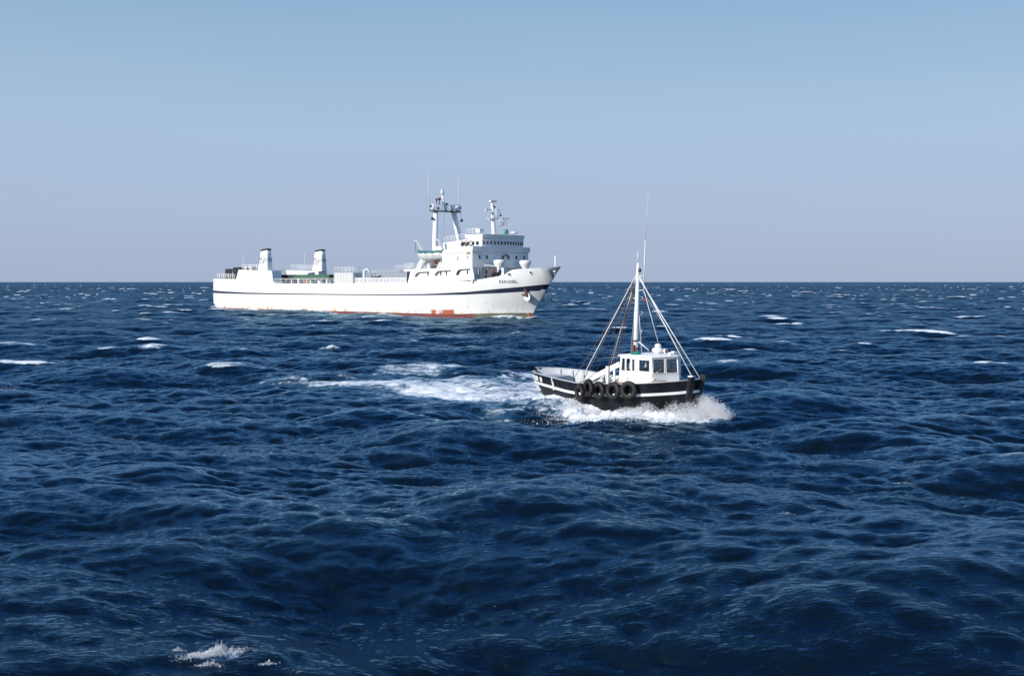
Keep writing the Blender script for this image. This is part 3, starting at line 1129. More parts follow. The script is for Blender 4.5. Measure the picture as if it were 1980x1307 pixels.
for x in (-47.5, -41.9, -37.4, -32.6, -28.0, -24.3, -20.7, -17.5, -15.3, -64.6, -63.0, -78.5):
    q.tube((x, -ship_hb(x, 5.2) - .03, 5.15 + .1 * (x > -30)), (x, -ship_hb(x, 5.2) + .1, 5.15 + .1 * (x > -30)), .13, n=8)
q.build("scupper", M['steel'], ship, split=True)

# ---- superstructure
def side_place(y):
    return lambda s, t_, d: (s, y + d, t_)
outer = [(-25.0, 6.06), (-16, 6.27), (-8.0, 6.63), (-7.45, 6.66), (-7.6, 7.7), (-7.95, 8.85), (-13.6, 8.62), (-24.2, 8.12)]
holes = [[(-23.2, 7.15), (-19.05, 7.35), (-19.0, 8.14), (-21.6, 8.06), (-22.2, 8.0), (-22.7, 7.75), (-23.0, 7.45)],
         [(-17.7, 7.32), (-13.35, 7.45), (-13.3, 8.32), (-16.2, 8.26), (-16.9, 8.18), (-17.35, 7.9), (-17.6, 7.6)],
         [(-12.1, 7.35), (-8.5, 7.6), (-8.4, 8.55), (-10.6, 8.5), (-11.3, 8.42), (-11.8, 8.15), (-12.05, 7.75)]]
for sgn in (-1, 1):
    q = MB()
    q.panel(outer, holes, lambda s, t_, d: (s, sgn * (6.99 - d), t_), .14)
    q.build("side_wall", M['white'], ship)
    q = MB()
    q.prism([(-24.0, 5.95), (-8.2, 6.0), (-8.2, 8.5), (-24.0, 8.1)], 'y', sgn * 6.45, sgn * 6.3)
    w_ = q.build("inner_wall", M['white'], ship)
    for x, z in ((-16.6, 7.75), (-15.1, 7.8), (-11.9, 7.9), (-9.7, 7.95), (-20.0, 7.6)):
        q = MB()
        q.box((x, sgn * 6.47, z), (.34, .05, .7))
        q.build("door", M['darksteel'], w_, split=True)
q = MB()
q.prism([(-24.3, 5.95), (-24.0, 5.95), (-24.0, 8.1), (-24.3, 8.1)], 'y', -6.85, 6.85)
q.build("aft_wall", M['white'], ship)
q = MB()
q.prism([(-25.95, 8.14), (-13.6, 8.60), (-8.0, 8.84), (-8.0, 8.94), (-13.6, 8.72), (-25.95, 8.53)], 'y', -7.04, 7.04)
q.build("boat_deck", M['white'], ship)
railing("railing", [(-31.0, -5.0, 8.4), (-26.4, -5.0, 8.4)], .9, .6, 3, .03)
railing("railing", [(-25.8, -6.9, 8.53), (-23.4, -6.9, 8.6)], 1.05, .6, 3, .04)
railing("railing", [(-25.8, 6.9, 8.53), (-16, 6.9, 8.75)], 1.05, .9)
railing("railing", [(-25.8, -6.9, 8.53), (-25.8, 6.9, 8.53)], 1.05, .9)
q = MB()
q.box((-19.0, 0, 9.9), (6.4, 8.2, 2.5))
h1 = q.build("boat_deck_house", M['white'], ship)
for x in (-19.6, -17.4):
    q = MB()
    q.tube((x, -4.12, 10.2), (x, -4.18, 10.2), .18, n=10)
    q.build("porthole", M['glass_dark'], h1)
q = MB()
q.box((-21.6, -4.6, 9.4), (.7, .8, 1.6))
q.tube((-22.1, -5.2, 8.6), (-22.1, -5.2, 10.2), .2, n=8)
q.build("boat_winch", M['offwhite'], ship, split=True)
q = MB()
q.lathe([(.3, 0), (.5, .1), (.5, .5), (.3, .6)], (-19.2, -5.8, 8.65), 10)
q.box((-18.3, -5.8, 8.9), (.9, .7, .5))
q.build("winch_drum", M['darksteel'], ship, split=True)
q = MB()
q.box((-20.3, -4.35, 9.9), (.5, .3, .9))
q.build("fire_locker", M['orange'], ship)

# main block: straight sides, gently bowed front
FR = lambda y, bow=1.5, x0=-7.95: x0 + bow * (1 - (y / 7.0) ** 2)
def bowed(name, z0, z1, hy, xa, bow, x0, mat, flare=0.0, n=14):
    q = MB()
    ring0, ring1 = [], []
    for i in range(n + 1):
        y = lerp(-hy, hy, i / n)
        xf = x0 + bow * (1 - (y / hy) ** 2)
        ring0.append((xf, y, z0))
        ring1.append((xf + flare, y * (1 + flare * .02), z1))
    for R_, z in ((ring0, z0), (ring1, z1)):
        R_.append((xa, hy, z))
        R_.append((xa, -hy, z))
    q.grid([ring0, ring1], False, True)
    q.add(ring0, [tuple(range(len(ring0)))])
    q.add(ring1, [tuple(range(len(ring1)))])
    return q.build(name, mat, ship)
q = MB()
q.box((-12.2, 0, 7.4), (7.6, 11.9, 2.6))
q.build("forward_deck_house", M['white'], ship)
q = MB()
q.prism([(-8.4, 6.2), (-7.95, 6.2), (-7.95, 8.75), (-8.4, 8.75)], 'y', -6.9, 6.9)
q.build("forward_wall", M['white'], ship)
blk = bowed("accommodation_block", 8.75, 11.58, 6.97, -15.6, 1.0, -7.95, M['white'])
wing = MB()
# wing bulwark: a bowed band one deck high, open on top
n_ = 16
for (o_, i_) in ((0.0, .12),):
    outer_, inner_ = [], []
    for i in range(n_ + 1):
        y = lerp(-7.15, 7.15, i / n_)
        xf = -7.75 + 1.05 * (1 - (y / 7.15) ** 2)
        outer_.append((xf, y))
        inner_.append((xf - .12, y * .985))
    rows = [[(x, y, 11.5) for x, y in outer_], [(x + .1, y, 12.42) for x, y in outer_], [(x + .1, y, 12.42) for x, y in inner_], [(x, y, 11.5) for x, y in inner_]]
    wing.grid(rows, False)
wing.build("wing_bulwark", M['white'], ship)
q = MB()
for sgn in (-1, 1):
    q.prism([(-13.6, 11.2), (-7.75, 11.5), (-7.65, 12.42), (-11.0, 12.33), (-13.6, 12.1), (-15.4, 11.7), (-15.4, 11.2)], 'y', sgn * 7.1, sgn * 6.98)
q.build("wing_side", M['white'], ship, split=True)
q = MB()
q.box((-11.75, 0, 11.62), (7.4, 13.7, .07))
q.build("bridge_deck", M['deck'], ship)
bh = bowed("bridge_house", 11.6, 13.95, 5.1, -11.0, 0.85, -7.6, M['white'], .25)
q = MB()
q.prism([(-17.4, 11.2), (-11.0, 11.2), (-11.0, 13.75), (-17.4, 13.2)], 'y', -5.1, 5.1)
q.build("chart_house", M['white'], ship)
mk = bowed("monkey_island", 13.95, 14.5, 5.2, -11.6, 0.9, -7.3, M['white'], .12)
for i in range(14):                     # bridge windows
    y = -4.75 + i * 9.5 / 13
    x = -7.6 + .85 * (1 - (y / 5.1) ** 2) + .25 * .6
    sl = math.atan2(-2 * .85 * y / 5.1 ** 2, 1)
    q = MB()
    q.box((x, y, 13.08), (.10, .40, .58), -sl * -1)
    q.build("bridge_window", M['glass_dark'], bh)
for x in (-8.6, -9.7, -10.8, -12.0):
    q = MB()
    q.box((x, -5.13, 13.0), (.7, .06, .58))
    q.build("bridge_window", M['glass_dark'], bh)
def front_x(y):
    return -7.95 + 1.0 * (1 - (y / 6.97) ** 2)
for y, z, h_ in ((-5.55, 10.55, .62), (-4.05, 10.55, .6), (-.55, 10.55, .6), (.85, 10.55, .6), (3.0, 10.6, .6), (5.4, 10.6, .6),
                 (-4.2, 8.05, .8), (-1.6, 8.1, .8), (-5.7, 7.9, 1.5)):
    sl = math.atan2(-2 * 1.0 * y / 6.97 ** 2, 1)
    q = MB()
    q.box((front_x(y), y, z), (.10, .40, h_), sl)
    wd = q.build("window", M['glass_dark'] if z > 8 else M['greywhite'], blk)
    q = MB()
    q.box((front_x(y) + .03, y + .31, z), (.12, .16, h_ + .1), sl)
    q.build("window_frame", M['white'], wd)
q = MB()
q.box((front_x(.15) + .2, .15, 10.9), (.5, .5, .22))
q.build("bell", M['darksteel'], blk)
for x, z in ((-11.6, 10.35), (-9.1, 10.5)):
    q = MB()
    q.box((x, -6.98, z), (.40, .06, .62))
    q.build("window", M['boxgrey'], blk)
q = MB()
q.box((-8.9, -6.99, 11.2), (1.0, .06, .34))
q.build("name_board", M['brown'], blk)
q = MB()
q.lathe([(.5, 0), (.62, .1), (.5, .28), (.1, .34)], (-5.9, 1.2, 14.72), 14)
q.build("searchlight", M['white'], ship)
railing("railing", [(-11.5, -5.1, 14.5), (-8.2, -5.1, 14.5)], 1.0, .8, 3, .04)
railing("railing", [(-17.2, -5.0, 13.2), (-11.8, -5.0, 13.7)], 1.0, .8, 3, .04)
railing("railing", [(-7.0, 1.5, 14.72), (-7.4, 5.0, 14.72)], .5, .8, 2, .02)
q = MB()
q.box((-8.6, -4.6, 15.1), (1.1, .9, .7))
q.tube((-9.6, -4.5, 14.7), (-9.6, -4.5, 15.7), .09, n=6)
q.build("signal_locker", M['white'], ship)
q = MB()
q.lathe([(.34, 0), (.40, .4), (.36, .7), (.18, .85)], (-8.2, 1.55, 14.7), 12)
q.build("compass_binnacle", M['viridian'], ship)

# foremast on the bridge roof
fm = MB()
fm.tube((-9.6, 0, 14.0), (-10.15, 0, 19.7), .46, .27, 14)
fore = fm.build("radar_mast", M['white'], ship)
q = MB()
q.lathe([(.25, 0), (.32, .35), (.22, .6)], (-10.1, 0, 19.6), 12)
q.tube((-10.1, 0, 20.1), (-10.1, 0, 20.45), .2, n=8)
q.box((-10.1, .15, 20.5), (.5, 1.5, .24))
q.build("radar_scanner", M['white'], fore)
q = MB()
q.bar((-10.1, -1.7, 18.95), (-10.1, .3, 19.1), .2, .14)
q.box((-10.1, -1.5, 18.95), (.3, .4, .3))
q.bar((-9.9, -1.3, 17.45), (-9.9, 1.3, 17.45), .9, .09)
q.bar((-9.6, .2, 15.95), (-9.0, 2.2, 16.35), .9, .09)
q.box((-9.3, 2.4, 17.55), (.2, 1.9, .14))
q.tube((-9.3, 1.9, 16.3), (-9.3, 1.9, 17.5), .1, n=6)
q.tube((-9.9, -1.2, 17.45), (-9.9, -1.2, 19.0), .05, n=5)
q.tube((-9.9, -1.0, 16.5), (-9.9, -1.25, 17.4), .04, n=5)
q.build("mast_platform", M['offwhite'], fore)
railing("mast_railing", [(-9.6, .3, 17.5), (-9.5, 1.3, 17.5), (-10.3, 1.3, 17.5)], 1.55, .5, 3, .05).parent = fore
railing("mast_railing", [(-9.0, .6, 16.1), (-8.8, 2.2, 16.4), (-9.6, 2.2, 16.4)], 1.1, .5, 3, .05).parent = fore
q = MB()
q.box((-9.9, .35, 19.5), (.3, .3, .3))
q.box((-9.5, 1.45, 18.1), (.25, .2, .4))
q.build("mast_light", M['darksteel'], fore, split=True)

# portal mast aft of the bridge
XM = -22.3
pm = MB()
pm.tube((XM, -2.85, 8.6), (XM, -2.5, 19.25), .56, .44, 14)
left_leg = pm.build("portal_mast_leg", M['white'], ship)
pm = MB()
pm.tube((XM, 5.1, 8.6), (XM, 1.95, 19.25), .66, .46, 14)
pm.build("portal_mast_leg", M['white'], ship)
q = MB()
q.bar((XM, -3.5, 19.20), (XM, 3.4, 19.20), 1.2, .16)
q.build("mast_crosstree", M['darksteel'], ship)
railing("mast_railing", [(XM - .5, -3.4, 19.25), (XM - .5, 3.3, 19.25), (XM + .5, 3.3, 19.25), (XM + .5, -3.4, 19.25), (XM - .5, -3.4, 19.25)], 1.15, .95, 3, .04)
q = MB()
for y, w_ in ((-3.3, .6), (3.0, .55)):
    q.lathe([(.42, 0), (.46, .5), (.42, 1.0), (.2, 1.15)], (XM, y, 19.25), 10)
q.tube((XM, .1, 19.25), (XM, .1, 20.35), .16, n=8)
q.lathe([(.3, 0), (.5, .1), (.5, .9), (.3, 1.0)], (XM, 1.6, 19.35), 10)
q.build("mast_lantern_housing", M['white'], ship, split=True)
q = MB()
for y, z in ((-3.75, 20.00), (3.6, 19.95), (-3.35, 17.75), (4.0, 17.65), (.2, 20.50), (-.9, 22.85), (-1.9, 19.65)):
    q.lathe([(.12, -.2), (.24, -.1), (.24, .2), (.1, .28)], (XM, y, z), 8)
q.build("signal_lantern", M['darksteel'], ship, split=True)
q = MB()
q.tube((XM, -.2, 19.25), (XM, -.85, 22.25), .26, .2, 8)
q.tube((XM, -.85, 22.25), (XM, -.98, 23.15), .32, .2, 8)
q.tube((XM, -3.4, 17.6), (XM, -2.6, 17.45), .06, n=5)
q.tube((XM, 3.9, 17.5), (XM, 2.5, 17.4), .06, n=5)
q.build("topmast", M['white'], ship)
q = MB()
q.tube((XM, -3.35, 17.7), (XM, -3.5, 19.65), .03, n=4)
q.tube((XM, 4.0, 17.7), (XM, 3.5, 19.65), .03, n=4)
q.tube((XM, -.6, 8.8), (XM, -.4, 19.15), .02, n=4)
q.build("halyard", M['thinwire'], ship, split=True)
for y, dy, zt in ((-3.9, -.55, 25.85), (3.35, -.25, 26.05)):
    q = MB()
    q.tube((XM, y, 19.25), (XM, y + dy, zt), .075, .03, 6)
    q.build("whip_antenna", M['offwhite'], ship)
for y, mat, c in ((-2.55, 'red', 1), (-1.85, 'dark', 1.15)):
    q = MB()
    rows = []
    for i in range(5):
        z = 20.40 + i * .27 * c
        rows.append([(XM + .25 * math.sin(i + j), y + j * .16 + .04 * i, z) for j in range(4)])
    q.grid(rows)
    q.add([(p[0] - .05, p[1], p[2]) for r in rows for p in r], [(j * 4 + i + 4, j * 4 + i + 5, j * 4 + i + 1, j * 4 + i) for j in range(4) for i in range(3)], True)
    q.build("signal_flag", M[mat], ship, fix=False)
q = MB()
q.box((-21.0, -2.4, 11.9), (2.4, 2.0, 1.7))
q.build("mast_house", M['white'], ship)

# davits for the starboard lifeboat
for x in (-22.3, -16.6):
    q = MB()
    for dx in (-.35, .35):
        q.bar((x - .9 + dx, -6.2, 8.55), (x + .9 + dx, -5.6, 11.6), .16, .3)
    q.bar((x + .1, -5.5, 11.2), (x - .5 + (0 if x < -20 else .2), -6.5, 13.4), .34, .36)
    q.bar((x - .5 + (0 if x < -20 else .2), -6.5, 13.4), (x - .75 + (0 if x < -20 else .2), -6.9, 13.75), .36, .42)
    q.build("lifeboat_davit", M['white'], ship)
    q = MB()
    q.tube((x - .65, -6.85, 13.6), (x - .55, -6.85, 11.8), .05, n=5)
    q.build("davit_fall", M['darksteel'], ship)

# forecastle gear
for y in (-3.2, 3.2):
    q = MB()
    q.lathe([(.42, 0), (.42, 1.5), (.95, 2.35), (1.08, 2.75), (.98, 3.0), (.6, 3.1)], (-5.1, y, 7.0), 20)
    q.build("mushroom_vent", M['white'], ship)
q = MB()
q.bar((-6.4, -5.6, 9.15), (-4.6, -2.8, 8.9), .3, .22)
q.box((-4.7, -2.9, 8.0), (.4, .4, 1.9))
q.build("cargo_boom", M['white'], ship)
q = MB()
q.tube((5.0, 0, 7.4), (5.0, 0, 10.72), .14, .10, 8)
q.build("jackstaff", M['white'], ship)
q = MB()
for x, y, s_, h_ in ((-5.6, -4.6, .7, .9), (-4.6, -4.4, .5, 1.2), (-4.2, -3.9, .6, 1.3), (-6.2, -5.6, .45, .7)):
    q.box((x, y, 6.7 + h_ / 2), (s_, s_, h_))
q.build("windlass", M['darksteel'], ship, split=True)
q = MB()
q.box((-3.2, -4.2, 7.9), (.9, .7, 1.5))
q.build("windlass_house", M['white'], ship)
for x, z, r_ in ((-1.7, 7.55, .34), (1.85, 7.85, .34), (5.2, 8.05, .2)):
    q = MB()
    y = -ship_hb(x, z)
    d = Vector((ship_hb(x - .4, z) - ship_hb(x + .4, z), -.8 * 1.0, 0)).normalized()
    a = Vector((x, y, z))
    q.tube(a - d * .1, a + d * .06, r_, n=14)
    fl = q.build("fairlead", M['white'], ship)
    q = MB()
    q.tube(a - d * .08, a + d * .075, r_ * .72, n=14)
    q.build("fairlead_opening", M['black'] if r_ > .3 else M['white'], fl)
for sgn in (-1, 1):
    x, z = .35, 4.15
    y = sgn * ship_hb(x, z)
    q = MB()
    q.lathe([(.75, -.2), (.62, .25), (.35, .4)], (0, 0, 0), 14)
    T = Matrix.Translation((x, y, z - .35)) @ Matrix.Rotation(math.radians(-75) * -sgn, 4, 'X')
    q.v = [tuple(T @ Vector(p)) for p in q.v]
    bol = q.build("anchor_bolster", M['white'], ship)
    a = MB()
    p0 = Vector((x - .15, y + sgn * .40, z + .15))
    a.bar(p0 + Vector((0.2, 0, -.3)), p0 + Vector((-.1, sgn * .25, 1.25)), .24, .24)
    a.bar(p0 + Vector((-.75, 0, -.1)), p0 + Vector((.45, 0, -.35)), .3, .34)
    a.bar(p0 + Vector((-.75, 0, -.1)), p0 + Vector((-1.05, sgn * .12, .75)), .26, .2)
    a.bar(p0 + Vector((.45, 0, -.35)), p0 + Vector((.35, sgn * .12, .75)), .26, .2)
    a.build("anchor", M['rust'] if sgn < 0 else M['black'], ship)

# ---------------------------------------------------------------- things carried by the ferry
def on_ship(name, x, y, z, rz=0.0):
    return empty(name, to_world(x, y, z, SHIP_O, SHIP_RZ), SHIP_RZ + rz)

lb = on_ship("lifeboat", -18.9, -6.75, 10.4)
tag(lb, "white open lifeboat with a teal canvas cover, hung in davits below the ferry's portal mast", "lifeboat")
rows = []
for i in range(15):
    t_ = -1 + 2 * i / 14
    w_ = 1.25 * (1 - abs(t_) ** 2.6) + .02
    sh = .22 * t_ * t_
    r_ = []
    for j in range(9):
        a = math.pi * j / 8
        r_.append((t_ * (3.55 - .35 * (math.sin(a) ** 2)), -w_ * math.cos(a), 1.12 + sh - (1.35 - .25 * abs(t_) ** 3 + sh * .4) * math.sin(a) ** .8))
    rows.append(r_)
q = MB()
q.grid(rows)
lh = q.build("hull", M['white'], lb)
q = MB()
for sgn in (-1, 1):
    pts = [(t_ * 3.35, sgn * (1.25 * (1 - abs(t_) ** 2.6) * .93 + .02), .48 + .1 * t_ * t_) for t_ in (-.85, -.5, 0, .5, .85)]
    for a, b_ in zip(pts[:-1], pts[1:]):
        q.bar(a, b_, .07, .09)
q.build("fender_strake", M['brown'], lh, split=True)
rows = []
for i in range(15):
    t_ = -1 + 2 * i / 14
    w_ = 1.25 * (1 - abs(t_) ** 2.6) + .06
    sh = .22 * t_ * t_
    rows.append([(t_ * 3.62, -w_ * 1.02, 1.0 + sh - (.16 if i % 3 == 1 else 0)), (t_ * 3.62, -w_ * 1.02, 1.16 + sh), (t_ * 3.6, 0, 1.42 + sh * .7),
                 (t_ * 3.62, w_ * 1.02, 1.16 + sh), (t_ * 3.62, w_ * 1.02, 1.0 + sh - (.16 if i % 3 == 1 else 0))])
q = MB()
q.grid(rows)
q.build("canvas_cover", M['teal'], lb)

def trailer(name, label, cat, x, y, L_, W_, h0, h1, mat, group=None, z0=5.95):
    e = on_ship(name, x, y, z0)
    tag(e, label, cat, group)
    q = MB()
    n_ = 8
    rows = []
    for i in range(n_ + 1):
        xx = lerp(-L_ / 2, L_ / 2, i / n_)
        b_ = .03 if i % 2 else 0
        rows.append([(xx, -W_ / 2 - b_, h0), (xx, -W_ / 2 - b_, h1 - .12), (xx, -W_ / 2 + .15, h1), (xx, W_ / 2 - .15, h1), (xx, W_ / 2 + b_, h1 - .12), (xx, W_ / 2 + b_, h0)])
    q.grid(rows, False)
    q.add(rows[0], [tuple(range(6))])
    q.add(rows[-1], [tuple(range(6))])
    q.build("tarpaulin_body", mat, e)
    q = MB()
    q.box((0, 0, h0 - .12), (L_ - .1, W_ * .8, .2))
    q.build("chassis", M['darksteel'], e)
    for xx in (-L_ * .36, -L_ * .24, L_ * .34):
        for sgn in (-1, 1):
            q = MB()
            q.tube((xx, sgn * (W_ / 2 - .3), .35), (xx, sgn * (W_ / 2 - .02), .35), .35, n=12)
            q.build("wheel", M['rubber'], e)
    return e
trailer("lorry_trailer", "dark slate tarpaulin lorry trailer on deck next to the after funnel casing", "trailer", -69.6, -2.0, 7.6, 2.5, .85, 1.83, M['darkgreen'])
trailer("lorry_trailer", "long green tarpaulin lorry trailer on deck in front of the forward funnel", "trailer", -59.7, -2.0, 12.2, 2.5, .85, 1.81, M['green'])
trailer("covered_lorry", "dark rounded canvas covered lorry on the ferry's poop, nearest the stern rail", "lorry", -88.1, -3.6, 2.7, 2.3, 1.0, 2.35, M['dark'], z0=6.8)
trailer("covered_lorry", "taller dark canvas covered lorry on the poop, against the after casing", "lorry", -84.7, -3.8, 2.9, 2.3, 1.0, 2.75, M['dark'], z0=6.7)
def container(x, y, label):
    e = on_ship("freight_container", x, y, 5.95)
    tag(e, label, "container", "grey containers on the ferry's deck")
    q = MB()
    q.box((0, 0, 1.25), (5.1, 2.4, 2.38))
    for i in range(17):
        for sgn in (-1, 1):
            q.box((-2.4 + i * .3, sgn * 1.2, 1.25), (.14, .06, 2.2))
    q.build("corrugated_body", M['boxgrey'], e)
    q = MB()
    for sx in (-1, 1):
        for sy in (-1, 1):
            q.box((sx * 2.53, sy * 1.19, 1.27), (.1, .1, 2.5))
    for sy in (-1, 1):
        for z in (.1, 2.48):
            q.box((0, sy * 1.2, z), (5.0, .1, .12))
    q.build("corner_frame", M['greywhite'], e)
container(-36.75, -2.6, "pale grey container on the ferry's deck, the one next to the small crane")
container(-31.5, -2.6, "pale grey container on the ferry's deck, the one against the white superstructure")

def skin_obj(name, verts, edges, radii, mat, parent, sub=1):
    me = bpy.data.meshes.new(name)
    me.from_pydata(verts, edges, [])
    me.materials.append(mat)
    o = bpy.data.objects.new(name, me)
    COL.objects.link(o)
    o.parent = parent
    sk = o.modifiers.new("skin", 'SKIN')
    sk.use_smooth_shade = True
    d = me.skin_vertices[0].data
    for i, r_ in enumerate(radii):
        d[i].radius = r_ if isinstance(r_, tuple) else (r_, r_)
        d[i].use_root = (i == 0)
    if sub:
        s_ = o.modifiers.new("smooth", 'SUBSURF')
        s_.levels = s_.render_levels = sub
    return o

def person(label, loc, rz, jacket, trousers, hair=True, lean=0.0, group=None):
    e = empty("person", loc, rz)
    tag(e, label, "person", group)
    L_ = lean
    V = [(0, 0, .95), (L_ * .3, 0, 1.2), (L_ * .6, 0, 1.42), (L_ * .8, 0, 1.53), (L_ * .9 + .02, 0, 1.62), (L_ + .01, 0, 1.72),
         (0, .10, .88), (.02, .11, .48), (-.02, .12, .07), (.12, .12, .04),
         (0, -.10, .88), (-.02, -.11, .48), (.03, -.12, .07), (.17, -.12, .04),
         (L_ * .6, .19, 1.40), (L_ * .5 + .02, .25, 1.13), (L_ * .5 + .2, .22, .95), (L_ * .5 + .27, .21, .92),
         (L_ * .6, -.19, 1.40), (L_ * .5 + .02, -.25, 1.13), (L_ * .5 + .2, -.22, .95), (L_ * .5 + .27, -.21, .92)]
    E_ = [(0, 1), (1, 2), (2, 3), (3, 4), (4, 5), (0, 6), (6, 7), (7, 8), (8, 9), (0, 10), (10, 11), (11, 12), (12, 13), (2, 14), (14, 15), (15, 16), (16, 17), (2, 18), (18, 19), (19, 20), (20, 21)]
    R_ = [(.13, .16), (.12, .15), (.12, .17), .06, .10, .085, .09, .065, .045, .04, .09, .065, .045, .04, .065, .05, .038, .04, .065, .05, .038, .04]
    skin_obj("body", V, E_, R_, M['skin'], e)
    ix = [0, 1, 2, 14, 15, 16, 18, 19, 20]
    mp = {k_: i for i, k_ in enumerate(ix)}
    skin_obj("jacket", [V[i] for i in ix], [(mp[a], mp[b_]) for a, b_ in E_ if a in mp and b_ in mp],
             [(R_[i][0] + .03, R_[i][1] + .03) if isinstance(R_[i], tuple) else R_[i] + .025 for i in ix], M[jacket], e)
    ix = [0, 6, 7, 8, 10, 11, 12]
    mp = {k_: i for i, k_ in enumerate(ix)}
    skin_obj("trousers", [V[i] for i in ix], [(mp[a], mp[b_]) for a, b_ in E_ if a in mp and b_ in mp],
             [(.15, .175), .115, .09, .075, .115, .09, .075], M[trousers], e)
    if hair:
        q = MB()
        q.lathe([(.112, -.02), (.118, .05), (.09, .11), (.04, .135)], (L_ - .02, 0, 1.68), 10)
        q.build("hair", M['hair'], e)
    return e
crew = [("person in a maroon jacket standing on the ferry's deck, beside the small crane", -36.5, -6.0, 6.0, -1.6, 'redcloth', 'greycloth', 0),
        ("person in dark clothes on the ferry's deck, between the maroon jacket and the grey container", -35.5, -6.1, 6.0, -1.2, 'greycloth', 'dark', 0),
        ("person in a blue jacket standing at the ferry's forecastle windlass", -3.55, -4.75, 7.0, -1.9, 'bluecloth', 'dark', 0),
        ("person in a maroon jacket bending over gear on the ferry's forecastle", -4.9, -5.0, 6.85, -1.4, 'redcloth', 'dark', .3),
        ("person in a dark jacket at the after end of the ferry's bridge wing", -10.9, -6.55, 11.65, -1.5, 'dark', 'greycloth', .12),
        ("person in a grey jacket leaning on the middle of the ferry's bridge wing", -9.9, -6.5, 11.65, -1.2, 'greycloth', 'dark', .2),
        ("person in a pale shirt on the ferry's bridge wing, nearest the wheelhouse corner", -8.7, -6.5, 11.65, -1.7, 'whitecloth', 'dark', .1)]
for lab, x, y, z, rz, j, t_, ln in crew:
    person(lab, to_world(x, y, z, SHIP_O, SHIP_RZ), SHIP_RZ + rz, j, t_, True, ln)

# ================================================================ the pilot boat
boat = empty("pilot_boat", (BOAT_O[0], BOAT_O[1], 0), BOAT_RZ)
tag(boat, "small black and white wooden pilot boat with a white wheelhouse, punching through spray", "boat")

B_SHEER = [(-9.1, 1.78), (-8, 1.74), (-6.8, 1.66), (-5.8, 1.54), (-4.7, 1.44), (-3.6, 1.45), (-2.4, 1.50), (-1.2, 1.58), (-.4, 1.65), (.35, 1.73), (.75, 1.79)]
B_STEMX = [(-.7, -.2), (0, .36), (.6, .50), (1.2, .63), (1.9, .78)]
B_STERNX = [(-.7, -6.6), (0, -7.5), (.35, -8.3), (.9, -8.88), (1.3, -9.02), (1.9, -9.1)]

def b_sheer(x, y=0.0):
    return interp(x, B_SHEER) + (0.055 * y * min(1, max(0, (-x - 3) / 3)))

def boat_pt(s, zfrac, side, off=0.0, zabs=None):
    """point on the hull; s 0 stern .. 1 stem, zfrac 0 waterline .. 1 rail"""
    x_r = lerp(-9.1, .75, s)
    zr = b_sheer(x_r, side * 1.5)
    z = zabs if zabs is not None else zr * zfrac
    xa, xb = interp(z, B_STERNX), interp(z, B_STEMX)
    x = lerp(xa, xb, s)
    w = max(0.0, min(1.0, (z + .1) / (zr + .1))) ** .72
    hb = lerp(interp(s, B_WL), interp(s, B_RAIL), w)
    if z < 0:
        hb *= max(0.15, 1 + z * .9)
    return (x, side * (hb + off), z)

SS = [0, .004, .012, .022, .035, .055, .08, .115, .15, .2, .25, .33, .42, .52, .62, .70, .76, .80, .83, .86, .89, .915, .93, .947, .962, .974, .983, .989, .994, .998, 1.0]
q = MB()
for sgn in (-1, 1):
    rows = [[boat_pt(s, 0, sgn, zabs=z) for s in SS] for z in (-.7, -.35, 0)]
    rows += [[boat_pt(s, f_, sgn) for s in SS] for f_ in (.10, .22, .36, .5, .66, .82, 1.0)]
    q.grid(rows)
    q.add([rows[j][-1] for j in range(len(rows))] + [(p[0], -p[1], p[2]) for p in [rows[j][-1] for j in range(len(rows))]],
          [(j, j + 1, len(rows) + j + 1, len(rows) + j) for j in range(len(rows) - 1)]) if sgn < 0 else None
hullb = q.build("hull", M['boat_hull'], boat)

# inner bulwark, ribs, well deck, fore deck
SA = [s for s in SS if s <= .66]
q = MB()
for sgn in (-1, 1):
    q.grid([[boat_pt(max(s, .008), 1.0, sgn, -.09) for s in SA], [boat_pt(max(s, .008), 0, sgn, -.12, zabs=.80) for s in SA]])
q.build("bulwark_lining", M['greywhite'], boat, split=True)
q = MB()
for sgn in (-1, 1):
    for s in (.10, .16, .22, .28, .34, .40, .46, .52, .58):
        a, c = Vector(boat_pt(s, .98, sgn, -.14)), Vector(boat_pt(s, 0, sgn, -.17, zabs=.82))
        q.bar(a, c, .09, .09)
q.build("bulwark_stanchion", M['offwhite'], boat, split=True)
q = MB()
q.grid([[boat_pt(s, 0, -1, -.08, zabs=.82) for s in SA if s > .01], [boat_pt(s, 0, 1, -.08, zabs=.82) for s in SA if s > .01]], False)
q.build("well_deck", M['deck'], boat)
SF = [s for s in SS if s >= .62]
q = MB()
q.grid([[(lambda p: (p[0], p[1] + .04, p[2] - .05))(boat_pt(s, 1, -1)) for s in SF], [(lambda p: (p[0], 0, p[2] + .0))(boat_pt(s, 1, -1)) for s in SF], [(lambda p: (p[0], p[1] - .04, p[2] - .05))(boat_pt(s, 1, 1)) for s in SF]], False)
p0 = boat_pt(.62, 1, -1)
q.add([(p0[0], -1.7, .8), (p0[0], 1.7, .8), (p0[0], 1.7, p0[2] - .02), (p0[0], -1.7, p0[2] - .02)], [(0, 1, 2, 3)])
q.build("foredeck", M['offwhite'], boat)

q = MB()
for sgn in (-1, 1):                                  # rail cap
    def cap(s, o_, dz):
        p = boat_pt(max(s, .0), 1.0, sgn)
        n_ = Vector((p[0], p[1], p[2]))
        y = sgn * max(0.0, abs(p[1]) + o_)
        return (p[0] - (o_ if s < .02 else 0), y, p[2] + dz)
    q.grid([[cap(s, .04, 0.0) for s in SS], [cap(s, .04, .035) for s in SS], [cap(s, -.11, .035) for s in SS], [cap(s, -.11, 0.0) for s in SS]], False)
q.build("rail_cap", M['greywhite'], boat)
